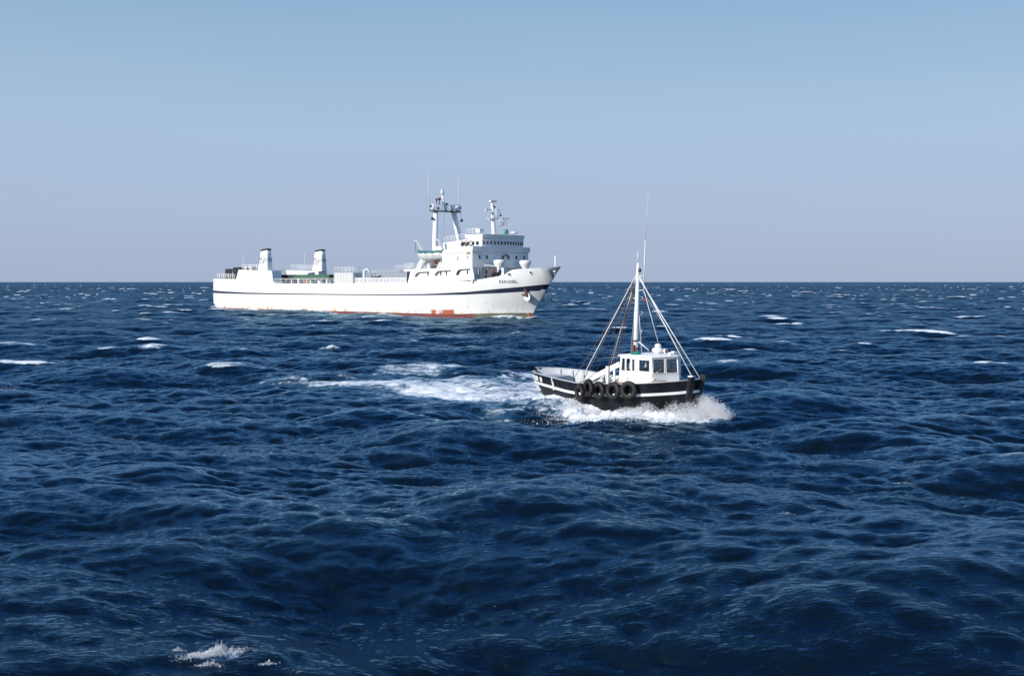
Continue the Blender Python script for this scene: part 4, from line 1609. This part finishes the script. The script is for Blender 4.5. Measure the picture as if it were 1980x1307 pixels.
# white rubbing band with its chafed after part
STR = lambda s: -.48 - .08 * s
q = MB()
for sgn in (-1, 1):
    def strake(s, o_, dz):
        x_r = lerp(-9.1, .75, s)
        z = b_sheer(x_r, sgn * 1.5) + STR(s) + dz
        return boat_pt(s, 0, sgn, o_, zabs=z)
    q.grid([[strake(s, .005, -.07) for s in SS], [strake(s, .055, -.055) for s in SS], [strake(s, .055, .055) for s in SS], [strake(s, .005, .07) for s in SS]], False)
q.build("rubbing_band", M['white'], boat)
q = MB()
for s in (.245,):
    a = Vector(strake(s, .05, -.12)) * 1.0
    a.y = -abs(a.y)
    b_ = Vector(strake(s, .05, .14))
    b_.y = -abs(b_.y)
    q.bar(a, b_, .2, .08)
q.build("chafing_pad", M['offwhite'], boat, split=True)
q = MB()
a, c = Vector(boat_pt(.24, 1.0, -1, .03)), Vector(boat_pt(.24, .6, -1, .06))
q.bar(a, c, .05, .05)
q.build("hull_strap", M['wire'], boat)

# name boards near the stern with smudged strokes
def boat_flank(s, dz, off=.03):
    x_r = lerp(-9.1, .75, s)
    return boat_pt(s, 0, -1, off, zabs=b_sheer(x_r, -1.5) + dz)
for k_, (s0, s1, nst) in enumerate(((.04, .105, 6), (.125, .15, 2))):
    q = MB()
    ss_ = [lerp(s0, s1, i / 4) for i in range(5)]
    q.grid([[boat_flank(s, -.35) for s in ss_], [boat_flank(s, -.13) for s in ss_]])
    nb_ = q.build("name_board", M['white'], boat)
    q = MB()
    for i in range(nst):
        s = lerp(s0, s1, (i + .6) / (nst + .2))
        q.bar(boat_flank(s, -.31, .036), boat_flank(s + .001, -.17, .036), .03, .01)
    q.build("smudged_lettering", M['greywhite'], nb_)

# stem post
q = MB()
for sgn in (-1, 1):                      # two heavy knees on the corners of the blunt bow
    q = MB()
    q.bar((.34, sgn * .27, -.3), (.86, sgn * .50, 1.95), .24, .24)
    sp = q.build("bow_post", M['black'], boat)
    q = MB()
    q.box((.86, sgn * .50, 1.975), (.25, .25, .05))
    q.build("post_cap", M['white'] if sgn < 0 else M['black'], sp)
q = MB()
q.grid([[(.70, -.42, 1.18), (.70, .42, 1.18)], [(.745, -.42, 1.17), (.745, .42, 1.17)], [(.77, -.42, 1.29), (.77, .42, 1.29)], [(.72, -.42, 1.30), (.72, .42, 1.30)]], False)
q.build("rubbing_band", M['white'], boat)
q = MB()
q.bar((.76, -.45, 1.80), (.76, .45, 1.80), .12, .05)
q.build("rail_cap", M['greywhite'], boat)

# wheelhouse
Z0, Z1 = 1.48, 2.80
WA, WF, WX = (-2.82, 1.14), (-.87, 1.20), (-.16, 0.0)      # aft corner, front corner, apex
def wall(name, p, r, holes, lean0=0.0, lean1=0.0, tilt=0.0, z0=Z0, z1=Z1, mat='white', parent=None, thick=.07):
    """vertical wall from p to r in plan with window openings given in wall metres (s, z)"""
    P, R_ = Vector((p[0], p[1], 0)), Vector((r[0], r[1], 0))
    L_ = (R_ - P).length
    d = (R_ - P) / L_
    nrm = Vector((d.y, -d.x, 0))               # outward for starboard side going forward
    def place(s, z, dep):
        return P + d * s + nrm * (-dep - tilt * (z - z0)) + Vector((0, 0, z))
    q = MB()
    q.panel([(0, z0), (L_, z0), (L_ + lean1, z1), (lean0, z1)], [rrect(*h_, .04, 2) for h_ in holes], place, thick)
    w_ = q.build(name, M[mat], parent or boat)
    for h_ in holes:
        a, b_, c, e = h_
        q = MB()
        q.add([place(a - .01, c - .01, thick * .5), place(b_ + .01, c - .01, thick * .5), place(b_ + .01, e + .01, thick * .5), place(a - .01, e + .01, thick * .5)], [(0, 1, 2, 3)])
        q.build("window_pane", M['glass'], w_)
        q = MB()
        for f0, f1 in (((a, c), (b_, c)), ((b_, c), (b_, e)), ((b_, e), (a, e)), ((a, e), (a, c))):
            q.bar(place(f0[0], f0[1], -.012), place(f1[0], f1[1], -.012), .03, .03)
        q.build("window_frame", M['white'], w_)
    return w_
sideh = [(.13, .40, 2.10, 2.71), (.46, .72, 2.10, 2.71), (.80, .97, 2.10, 2.69), (1.22, 1.84, 2.12, 2.67)]
whs = wall("wheelhouse_side", (WA[0], -WA[1]), (WF[0], -WF[1]), sideh, .10, 0)
wall("wheelhouse_side", (WF[0], WF[1]), (WA[0], WA[1]), [(.15, .69, 2.12, 2.66), (1.27, 1.51, 2.10, 2.70), (1.59, 1.83, 2.10, 2.70)], 0, -.10)
FL = math.hypot(WX[0] - WF[0], WX[1] + WF[1])
ZB = 2.02
wall("wheelhouse_front", (WF[0], -WF[1]), (WX[0], WX[1]), [], z1=ZB, mat='offwhite')  # greyer than the window panel above: shade put into the lower front's colour
wall("wheelhouse_front", (WF[0], -WF[1]), (WX[0], WX[1]), [(.06, .66, 2.05, 2.73), (.73, 1.33, 2.05, 2.73)], tilt=.07, z0=ZB, lean0=.0, lean1=-.03)
wall("wheelhouse_front", (WX[0], WX[1]), (WF[0], WF[1]), [], z1=ZB, mat='offwhite')  # port lower panel, same shade painted in by the greyer material
wall("wheelhouse_front", (WX[0], WX[1]), (WF[0], WF[1]), [(.06, .66, 2.05, 2.73), (.73, 1.33, 2.05, 2.73)], tilt=.07, z0=ZB, lean0=.03)
wall("wheelhouse_back", (WA[0], WA[1]), (WA[0], -WA[1]), [(.25, .75, 2.15, 2.7), (1.55, 2.05, 2.15, 2.7)], z0=.8, tilt=.07)
q = MB()
roofp = [(-2.95, -1.2), (-2.85, -1.27), (-.92, -1.31), (-.82, -1.24), (-.10, -.08), (-.10, .08), (-.82, 1.24), (-.92, 1.31), (-2.85, 1.27), (-2.95, 1.2)]
ins = lambda s_, z: [((px + 1.5) * s_ - 1.5, py * s_, z) for px, py in roofp]
q.grid([ins(.935, 2.77), ins(.95, 2.79), ins(.945, 2.83), ins(.90, 2.865), ins(.6, 2.90), ins(.2, 2.91)], True, True)
q.add(ins(.935, 2.77), [tuple(range(10))])
q.add(ins(.2, 2.91), [tuple(range(10))])
q.build("wheelhouse_roof", M['white'], boat)
q = MB()
q.box((-1.75, 0, 1.1), (2.1, 2.2, .05))
q.build("wheelhouse_floor", M['wood'], boat)
q = MB()
q.box((-1.2, -.1, 1.75), (.4, 1.3, .45))
q.box((-1.9, .75, 1.6), (.8, .6, .9))
q.build("console", M['wood'], boat, split=True)
q = MB()
q.tube((-1.12, -.1, 2.02), (-1.05, -.1, 2.06), .26, n=14)
q.build("steering_wheel", M['darksteel'], boat)
q = MB()                                       # tan cloth heaped on the dash behind the front pane
rows = []
for i in range(8):
    a = i / 7
    rows.append([(-.78 + .16 * math.cos(j * .8) * math.sin(math.pi * a) - .35 * a * .3, -.62 + .48 * a, 2.02 + (.16 + .2 * a) * abs(math.sin(j * .62)) * math.sin(math.pi * (a * .86 + .07))) for j in range(6)])
q.grid(rows)
cl = q.build("folded_cloth", M['brown'], None, fix=False)
cl.location = (BOAT_O[0], BOAT_O[1], 0)
cl.rotation_euler = (0, 0, BOAT_RZ)
tag(cl, "tan folded cloth heaped behind the pilot boat's front window", "cloth")
q = MB()
q.box((-.98, -.75, 2.03), (.14, .26, .06))
q.box((-.92, -.6, 2.05), (.1, .2, .1))
ch_ = q.build("papers", M['white'], None)
ch_.location = (BOAT_O[0], BOAT_O[1], 0)
ch_.rotation_euler = (0, 0, BOAT_RZ)
tag(ch_, "white papers on the dash inside the pilot boat's wheelhouse", "papers")

# roof fittings
q = MB()
q.tube((-1.38, 0, 2.86), (-1.38, 0, 3.0), .11, n=10)
q.lathe([(.16, .05), (.25, .09), (.28, .16), (.25, .25), (.13, .28)], (-1.38, 0, 2.90), 20)
q.lathe([(.12, .27), (.16, .31), (.165, .40), (.12, .46), (.04, .48)], (-1.36, .0, 2.90), 14)
q.build("radar_dome", M['white'], boat)
q = MB()
q.tube((-1.1, .15, 2.88), (-1.1, .15, 3.0), .05, n=6)
q.tube((-1.22, .18, 3.06), (-.96, .10, 3.04), .075, .10, 12)
sl_ = q.build("searchlight", M['white'], boat)
q = MB()
q.tube((-.975, .105, 3.041), (-.95, .097, 3.038), .075, n=12)
q.build("lens", M['brown'], sl_)
q = MB()
q.lathe([(.0, .0), (.25, .0), (.26, .05), (.21, .13), (.1, .18), (.01, .19)], (0, 0, 0), 16)
T = Matrix.Translation((-2.0, -.88, 2.82)) @ Matrix.Rotation(math.radians(28), 4, 'X')
q.v = [tuple(T @ Vector(p)) for p in q.v]
q.build("green_float", M['viridian'], boat)
q = MB()
q.box((-.7, .35, 2.92), (.3, .5, .12))
q.box((-.6, -.1, 2.91), (.16, .2, .1))
q.box((-.9, .62, 2.93), (.18, .18, .16))
q.build("roof_locker", M['white'], boat, split=True)

# mast, rigging
MT = Vector((-2.56, 0.02, 7.2))
MBASE = Vector((-2.68, 0, 2.8))
q = MB()
q.tube(MBASE, MBASE.lerp(MT, .55), .125, .10, 14)
q.tube(MBASE.lerp(MT, .55), MT, .10, .065, 14)
mast = q.build("mast", M['white'], boat)
q = MB()
for z in (3.05, 3.18, 3.55):
    p = MBASE.lerp(MT, (z - 2.9) / 4.3)
    q.tube(p - Vector((0, 0, .04)), p + Vector((0, 0, .04)), .15, n=12)
q.box((-2.68, -.17, 3.1), (.14, .12, .34))
q.box((-2.68, .17, 3.1), (.14, .12, .30))
q.build("mast_band", M['rust'], mast, split=True)
q = MB()
q.tube(MT, MT + Vector((-.03, 0, .52)), .022, n=6)
q.build("masthead_spike", M['wire'], mast)
for z in (4.0, 4.85, 5.55):
    p = MBASE.lerp(MT, (z - 2.9) / 4.3)
    dx, dy = .743, .669                          # rung stands out to the photograph's right of the mast
    q = MB()
    a = p + Vector((.05, .06, 0))
    q.path([a + Vector((0, 0, .07)), a + Vector((.14, .13, .07)), a + Vector((.14, .13, -.07)), a + Vector((0, 0, -.07))], .016)
    q.build("mast_rung", M['wire'], mast)
q = MB()
for z in (5.9, 6.55):
    p = MBASE.lerp(MT, (z - 2.9) / 4.3)
    q.tube(p, (-2.30, .1, z + .02), .025, n=6)
q.build("antenna_bracket", M['wire'], mast, split=True)
q = MB()
q.tube((-2.28, .1, 5.85), (-2.20, .1, 8.3), .035, .028, 6)
q.tube((-2.20, .1, 8.3), (-2.04, .1, 10.5), .016, .008, 5)
q.build("whip_antenna", M['offwhite'], mast)
q = MB()
q.lathe([(.04, -.08), (.06, -.04), (.06, .05), (.03, .08)], (-2.22, .12, 5.42), 8)
q.build("mast_light", M['red'], mast)
q = MB()
q.lathe([(.05, -.1), (.08, -.05), (.08, .06), (.04, .1)], (-2.44, -.02, 6.85), 8)
q.box((-2.78, -.16, 5.9), (.1, .08, .22))
q.box((-2.80, -.14, 5.5), (.1, .08, .18))
q.build("pulley_block", M['darksteel'], mast, split=True)

def stay(name, a, b_, r_, mat, sag=0.0):
    a, b_ = Vector(a), Vector(b_)
    q = MB()
    pts = [a.lerp(b_, i / 8) - Vector((0, 0, sag * math.sin(math.pi * i / 8))) for i in range(9)] if sag else [a, b_]
    q.path(pts, r_, 6)
    return q.build(name, M[mat], boat)
H1 = Vector((-2.60, 0, 6.72))
H2 = Vector((-2.61, 0, 6.1))
stay("shroud", H1, (-4.75, -1.66, 1.48), .023, 'wire')
stay("shroud", H1, (-5.6, 1.72, 1.70), .018, 'wire')
stay("shroud", H2 + Vector((0, 0, .2)), (-2.98, 1.0, 2.3), .022, 'wire')
stay("shroud", H2 + Vector((-.02, -.05, -.4)), (-3.5, .6, 1.7), .014, 'thinwire')
stay("forestay", H1 + Vector((.05, .05, -.1)), (.80, -.44, 2.02), .025, 'wire')
stay("forestay", H1 + Vector((.05, .05, -.2)), (.74, .40, 1.82), .024, 'wire')
stay("halyard", H1 + Vector((.3, .1, -.75)), (-1.36, .02, 3.42), .016, 'wire')
stay("halyard", H1 + Vector((.2, .1, -.8)), (-.35, .4, 3.05), .010, 'thinwire')
stay("halyard", MBASE + Vector((0, 0, .75)), (-1.95, .1, 3.03), .028, 'wire')
for i, (a, b_, r_) in enumerate((((-2.72, -.05, 6.35), (-5.9, -.35, .95), .016), ((-2.72, -.05, 6.3), (-6.2, -.9, 1.0), .013),
                                 ((-2.74, -.05, 6.2), (-5.7, .2, .95), .016), ((-2.78, -.1, 5.85), (-5.0, .25, 1.0), .018),
                                 ((-2.78, -.1, 5.7), (-4.8, .45, 1.0), .015), ((-2.76, -.08, 5.6), (-4.5, .3, 1.0), .010))):
    stay("running_rope", a, b_, r_, 'rope', .04)

# after deck gear: sloping white coaming with post, engine casing, stern locker
q = MB()
a, b_ = Vector((-4.75, -1.45, 1.42)), Vector((-2.85, -1.0, 2.40))
q.bar(a, b_, .10, .24)
q.build("sloping_coaming", M['white'], boat)
q = MB()
q.bar(a + Vector((.35, .08, -.02)), b_ + Vector((-.75, .08, -.55)) + Vector((0, 0, .22)), .08, .14)
q.build("coaming_underside", M['boxgrey'], boat)
q = MB()
q.box((-3.42, -1.22, 1.80), (.14, .12, .95))
q.box((-3.1, -1.1, 1.75), (.08, .08, .7))
q.build("boarding_post", M['white'], boat, split=True)
q = MB()
q.box((-3.55, .1, 1.25), (1.3, 1.5, .75))
q.prism([(-4.3, 1.62), (-2.85, 1.62), (-2.85, 1.9), (-3.5, 1.72)], 'y', -.8, .9)
q.build("engine_casing", M['white'], boat)
q = MB()
q.prism([(-8.35, .8), (-7.35, .8), (-7.35, 1.5), (-8.25, 1.55)], 'y', -.75, .85)
q.build("stern_locker", M['greywhite'], boat)
q = MB()
q.box((-5.15, -.75, .95), (.36, .36, .3))
q.lathe([(.12, 0), (.16, .1), (.16, .3), (.08, .4)], (-4.9, -1.1, .8), 10)
q.build("deck_box", M['offwhite'], boat, split=True)
q = MB()
for k_ in range(4):
    q.torus(.22 + .03 * k_, .035, 18, 6)
T = Matrix.Translation((-5.45, -.55, .88)) @ Matrix.Rotation(math.radians(90), 4, 'X')
q.v = [tuple(T @ Vector(p)) for p in q.v]
rc = q.build("rope_coil", M['tan'], None)
rc.location = (BOAT_O[0], BOAT_O[1], 0)
rc.rotation_euler = (0, 0, BOAT_RZ)
tag(rc, "coil of tan rope lying in the pilot boat's after well", "rope")
q = MB()
q.tube((-.72, -1.22, 1.62), (-.72, -1.22, 1.86), .05, n=8)
q.tube((-.72, -1.36, 1.78), (-.72, -1.08, 1.78), .035, n=6)
q.build("mooring_cleat", M['wire'], boat, split=True)
q = MB()
q.tube((.5, -.1, 1.72), (.5, -.1, 1.90), .06, n=8)
q.tube((.55, .25, 1.74), (.55, .25, 1.80), .05, n=8)
q.build("mooring_cleat", M['wire'], boat, split=True)
q = MB()
q.box((-2.55, -1.44, 1.54), (.42, .2, .08))
q.build("wooden_chock", M['wood'], boat)
q = MB()
q.path([(-.95, -1.38, 1.62), (-.75, -1.32, 1.66), (-.5, -1.2, 1.68), (-.35, -1.05, 1.74), (-.25, -.9, 1.70)], .035)
q.path([(-.6, -1.3, 1.64), (-.4, -1.12, 1.68), (-.3, -1.1, 1.66)], .045)
mr_ = q.build("mooring_rope", M['tan'], None)
mr_.location = (BOAT_O[0], BOAT_O[1], 0)
mr_.rotation_euler = (0, 0, BOAT_RZ)
tag(mr_, "tan mooring rope made fast on the pilot boat's foredeck", "rope")

# tyre fenders hung along the rail
def make_tyre():
    q = MB()
    q.torus(.315, .105, 32, 12, .95)
    me_o = q.build("carcass", M['rubber'])
    return me_o
root = empty("tyre_fender", (0, 0, 0))
body = make_tyre()
body.parent = root
q = MB()
for i in range(32):
    a = 2 * math.pi * i / 32
    for y in (-.045, .045):
        q.bar((.412 * math.cos(a), y - .03, .412 * math.sin(a)), (.412 * math.cos(a + .05), y + .03, .412 * math.sin(a + .05)), .03, .04)
tread = q.build("tread", M['rubber'], root)
tread["kind"] = "stuff"
q = MB()
rg = [(.235 * math.cos(2 * math.pi * i / 24), -.06, .235 * math.sin(2 * math.pi * i / 24)) for i in range(25)]
q.path(rg, .016, 6)
bead = q.build("bead", M['black'], root)
q = MB()
q.path([(0, 0, .24), (0, -.12, .33), (0, -.10, .42), (0, .06, .52), (0, .22, .60)], .018, 6)
lash = q.build("lashing", M['rope'], root)
TY = [(-4.63, .97, "aftermost of the five tyres, the narrow one partly behind its neighbour"),
      (-4.05, 1.24, "second tyre from the stern, hung highest of the five along the side"),
      (-3.42, 1.15, "middle one of the five tyres along the boat's starboard side"),
      (-2.62, 1.19, "second tyre from the bow, hung below the white boarding post"),
      (-1.80, 1.27, "foremost and roundest looking of the five tyres, under the wheelhouse side")]
def hull_y(x, z):
    best = min(SS, key=lambda s: abs(lerp(-9.1, .75, s) - x))
    ss2 = [i / 400 for i in range(401)]
    s = min(ss2, key=lambda s_: abs(boat_pt(s_, 0, -1, zabs=z)[0] - x))
    p, p2 = boat_pt(s, 0, -1, zabs=z), boat_pt(min(1, s + .02), 0, -1, zabs=z)
    return p, math.atan2(p2[1] - p[1], p2[0] - p[0])
tilt_r = random.Random(3)
for i, (x, z, lab) in enumerate(TY):
    p, an = hull_y(x, z)
    yaw = BOAT_RZ + an + [-.42, -.34, -.22, -.12, .02][i]
    if i == 0:
        t_ = root
        parts = [body, tread, bead, lash]
    else:
        t_ = root.copy()
        COL.objects.link(t_)
        for c_ in (body, tread, bead, lash):
            d = c_.copy()
            COL.objects.link(d)
            d.parent = t_
    nx, ny = math.sin(an), -math.cos(an)
    off = .19
    t_.location = to_world(p[0] + nx * off, p[1] + ny * off, z, BOAT_O, BOAT_RZ)
    t_.rotation_euler = (tilt_r.uniform(-.05, .08), tilt_r.uniform(-.3, .3), yaw)
    tag(t_, "black " + lab, "tyre", "tyre fenders along the boat's starboard side")

# ================================================================ spray thrown up by the pilot boat
def droplets(name, pts, sizes, mat, label, cat):
    n_ = len(pts)
    base = np.array([(1, 1, 1), (1, -1, -1), (-1, 1, -1), (-1, -1, 1)], float) * .75
    fc = np.array([(0, 1, 2), (0, 3, 1), (0, 2, 3), (1, 3, 2)])
    ax = rng.standard_normal((n_, 3, 3))
    Q, _ = np.linalg.qr(ax)
    sc = sizes[:, None, None] * rng.uniform(.6, 1.5, (n_, 1, 3))
    V = np.einsum('vk,nkj->nvj', base, Q * np.transpose(sc, (0, 2, 1))) + pts[:, None, :]
    Fc = fc[None] + 4 * np.arange(n_)[:, None, None]
    me = bpy.data.meshes.new(name)
    me.vertices.add(n_ * 4)
    me.vertices.foreach_set("co", V.astype(np.float32).ravel())
    me.loops.add(n_ * 12)
    me.loops.foreach_set("vertex_index", Fc.astype(np.int32).ravel())
    me.polygons.add(n_ * 4)
    me.polygons.foreach_set("loop_start", np.arange(0, n_ * 12, 3, dtype=np.int32))
    me.polygons.foreach_set("use_smooth", np.ones(n_ * 4, dtype=bool))
    me.update(calc_edges=True)
    me.materials.append(mat)
    o = bpy.data.objects.new(name, me)
    COL.objects.link(o)
    tag(o, label, cat, kind="stuff")
    return o

def spray_mat():
    m, n, l, b = nodemat('white_spray')
    out = n["Material Output"]
    d = n.new("ShaderNodeBsdfDiffuse")
    d.inputs[0].default_value = (.985, .985, .985, 1)
    t_ = n.new("ShaderNodeBsdfTranslucent")
    t_.inputs[0].default_value = (.985, .985, .985, 1)
    mx = n.new("ShaderNodeMixShader")
    mx.inputs[0].default_value = .15
    l.new(d.outputs[0], mx.inputs[1])
    l.new(t_.outputs[0], mx.inputs[2])
    l.new(mx.outputs[0], out.inputs[0])
    return m
M['spray'] = spray_mat()

def bw(P):
    """boat frame to world, array form"""
    c, s = math.cos(BOAT_RZ), math.sin(BOAT_RZ)
    return np.stack([BOAT_O[0] + P[:, 0] * c - P[:, 1] * s, BOAT_O[1] + P[:, 0] * s + P[:, 1] * c, P[:, 2]], 1)

# fan of fine spray ahead of the bow, thrown out to the far side and forward
n_ = 100000
t = rng.uniform(0, 1, n_)                      # distance along the fan
prof = np.interp(t, [0, .12, .3, .5, .7, .87, 1], [.75, .98, .97, .86, .62, .34, .03])
hgt = np.clip(rng.beta(0.85, 1.7, n_), 0, 1)
zz = hgt * prof * 1.2
jit = rng.normal(0, .2, n_)
px = .55 + t * 2.2 + jit * .5 - zz * .12
zz = np.maximum(zz + rng.normal(0, .06, n_), -.02)
py = .45 - t * .8 + jit + .3 * np.sin(t * 9) * .2
ok = rng.uniform(0, 1, n_) < np.interp(t, [0, .1, .5, 1], [.45, .8, 1, .9])
pts = bw(np.stack([px, py, zz - .05], 1))[ok]
droplets("bow_spray", pts, rng.gamma(1.6, .0023, len(pts)) + .002, M['spray'], "fan of fine white spray thrown ahead of the pilot boat's bow", "spray")

# heavier broken water climbing the bow and along the starboard side
n_ = 45000
u = rng.uniform(-5.7, 1.7, n_)
cl_ = sample(modN, u * 1.0 + 3, u * 0 + 1, 9.0)
top = np.interp(u, [-6.8, -5.6, -4.9, -4.2, -2.5, -1.2, -.4, .3, 1.0, 1.7], [.0, .04, .30, .10, .10, .30, .50, .62, .50, .1])
s_ = np.clip((u + 7.5) / 7.9, 0, 1)
hb_ = np.interp(s_, [p[0] for p in B_WL], [p[1] for p in B_WL])
hb_ = np.where(u > .4, 0.1, hb_)
d_ = rng.gamma(2.0, .5, n_)
zt = top * (1 + .35 * cl_) * np.exp(-((d_ - .7) / .75) ** 2)
zz = zt * rng.beta(1.2, 1.5, n_) * 1.25
pts = bw(np.stack([u + rng.normal(0, .08, n_), -(hb_ + d_), zz], 1))
pts[:, 2] += wave_height(pts[:, 0], pts[:, 1]) * .8 + .12
droplets("side_splash", pts, rng.gamma(1.6, .0036, n_) + .0022, M['spray'], "white broken water splashing up along the pilot boat's starboard side", "spray")

# little crest splashes of the nearest breakers
allp = []
for (cx, cy, a, hh, n2) in ((-5.0, 20.05, .36, .17, 4200), (-5.3, 19.95, .30, .08, 1100), (-5.05, 19.65, .22, .06, 500), (-5.7, 20.1, .12, .06, 160), (-4.1, 19.8, .14, .06, 200), (-3.4, 19.7, .26, .05, 160), (-27.9, 65.8, .7, .35, 400), (-3.3, 18.9, .3, .06, 160), (12.6, 38.2, .4, .08, 160), (7.0, 30.3, .25, .06, 120)):
    ex = rng.normal(0, .5, n2) * a
    ey = rng.normal(0, .16, n2) * a + .25 * ex
    zc = wave_height(cx + ex, cy + ey)
    rag = sample(modN, ex * 3 / a * 2 + cx, ey * 0 + cy, 60.0)
    z3 = rng.beta(1, 2.0, n2) * hh * np.clip(1.1 - np.abs(ex - .15 * a) / a * 1.3, 0, 1.1) * np.clip(.7 + .6 * rag, .1, 1.8)
    allp.append(np.stack([cx + ex, cy + ey, zc + z3 + .08], 1))
pts = np.concatenate(allp)
droplets("crest_splash", pts, rng.gamma(2, .0011, len(pts)) + .0012, M['spray'], "small white splashes on breaking crests near the viewer", "spray")

# ================================================================ far horizon
sb_ = empty("sailing_boat", (2320.0, 5450.0, 0.0), math.radians(60))
tag(sb_, "tiny white sailing yacht on the horizon at the far right edge", "sailing boat")
q = MB()
q.prism([(-8, 1.4), (8, 1.8), (6.5, -.6), (-6.5, -.6)], 'y', -1.8, 1.8)
q.build("hull", M['white'], sb_)
q = MB()
q.tube((1.0, 0, 1), (1.0, 0, 22), .18, n=6)
q.build("mast", M['white'], sb_)
q = MB()
q.add([(.6, .0, 3), (-6.5, 1.6, 3), (.7, .2, 21.5), (-3.0, 1.4, 11), (.6, .2, 3), (-6.4, 1.75, 3), (.7, .35, 21.5), (-3.0, 1.55, 11)], [(0, 1, 3), (0, 3, 2), (5, 4, 7), (4, 6, 7)])
q.build("mainsail", M['white'], sb_, fix=False)
q = MB()
q.add([(7.6, 0, 2.2), (1.6, 1.7, 2.8), (1.2, .2, 19), (7.6, .15, 2.2), (1.6, 1.85, 2.8), (1.2, .35, 19)], [(0, 1, 2), (4, 3, 5)])
q.build("jib", M['white'], sb_, fix=False)

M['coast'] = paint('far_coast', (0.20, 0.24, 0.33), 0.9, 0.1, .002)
q = MB()
rows = []
r3 = random.Random(5)
xs = [11000 + 180 * i for i in range(46)]
hs = [max(0, 9 + 9 * math.sin(i * .55) + r3.uniform(-3, 7)) * min(1, i / 3) for i in range(46)]
rows.append([(x, 23300, -3) for x in xs])
rows.append([(x, 23500, h_) for x, h_ in zip(xs, hs)])
rows.append([(x, 24300, h_ * .9) for x, h_ in zip(xs, hs)])
rows.append([(x, 24700, -3) for x in xs])
q.grid(rows)
co = q.build("coast", M['coast'])
tag(co, "low bluish coast lying along the horizon at the far right", "coast", kind="structure")
print("script done", sum(len(o.data.polygons) for o in bpy.data.objects if o.type == 'MESH'))
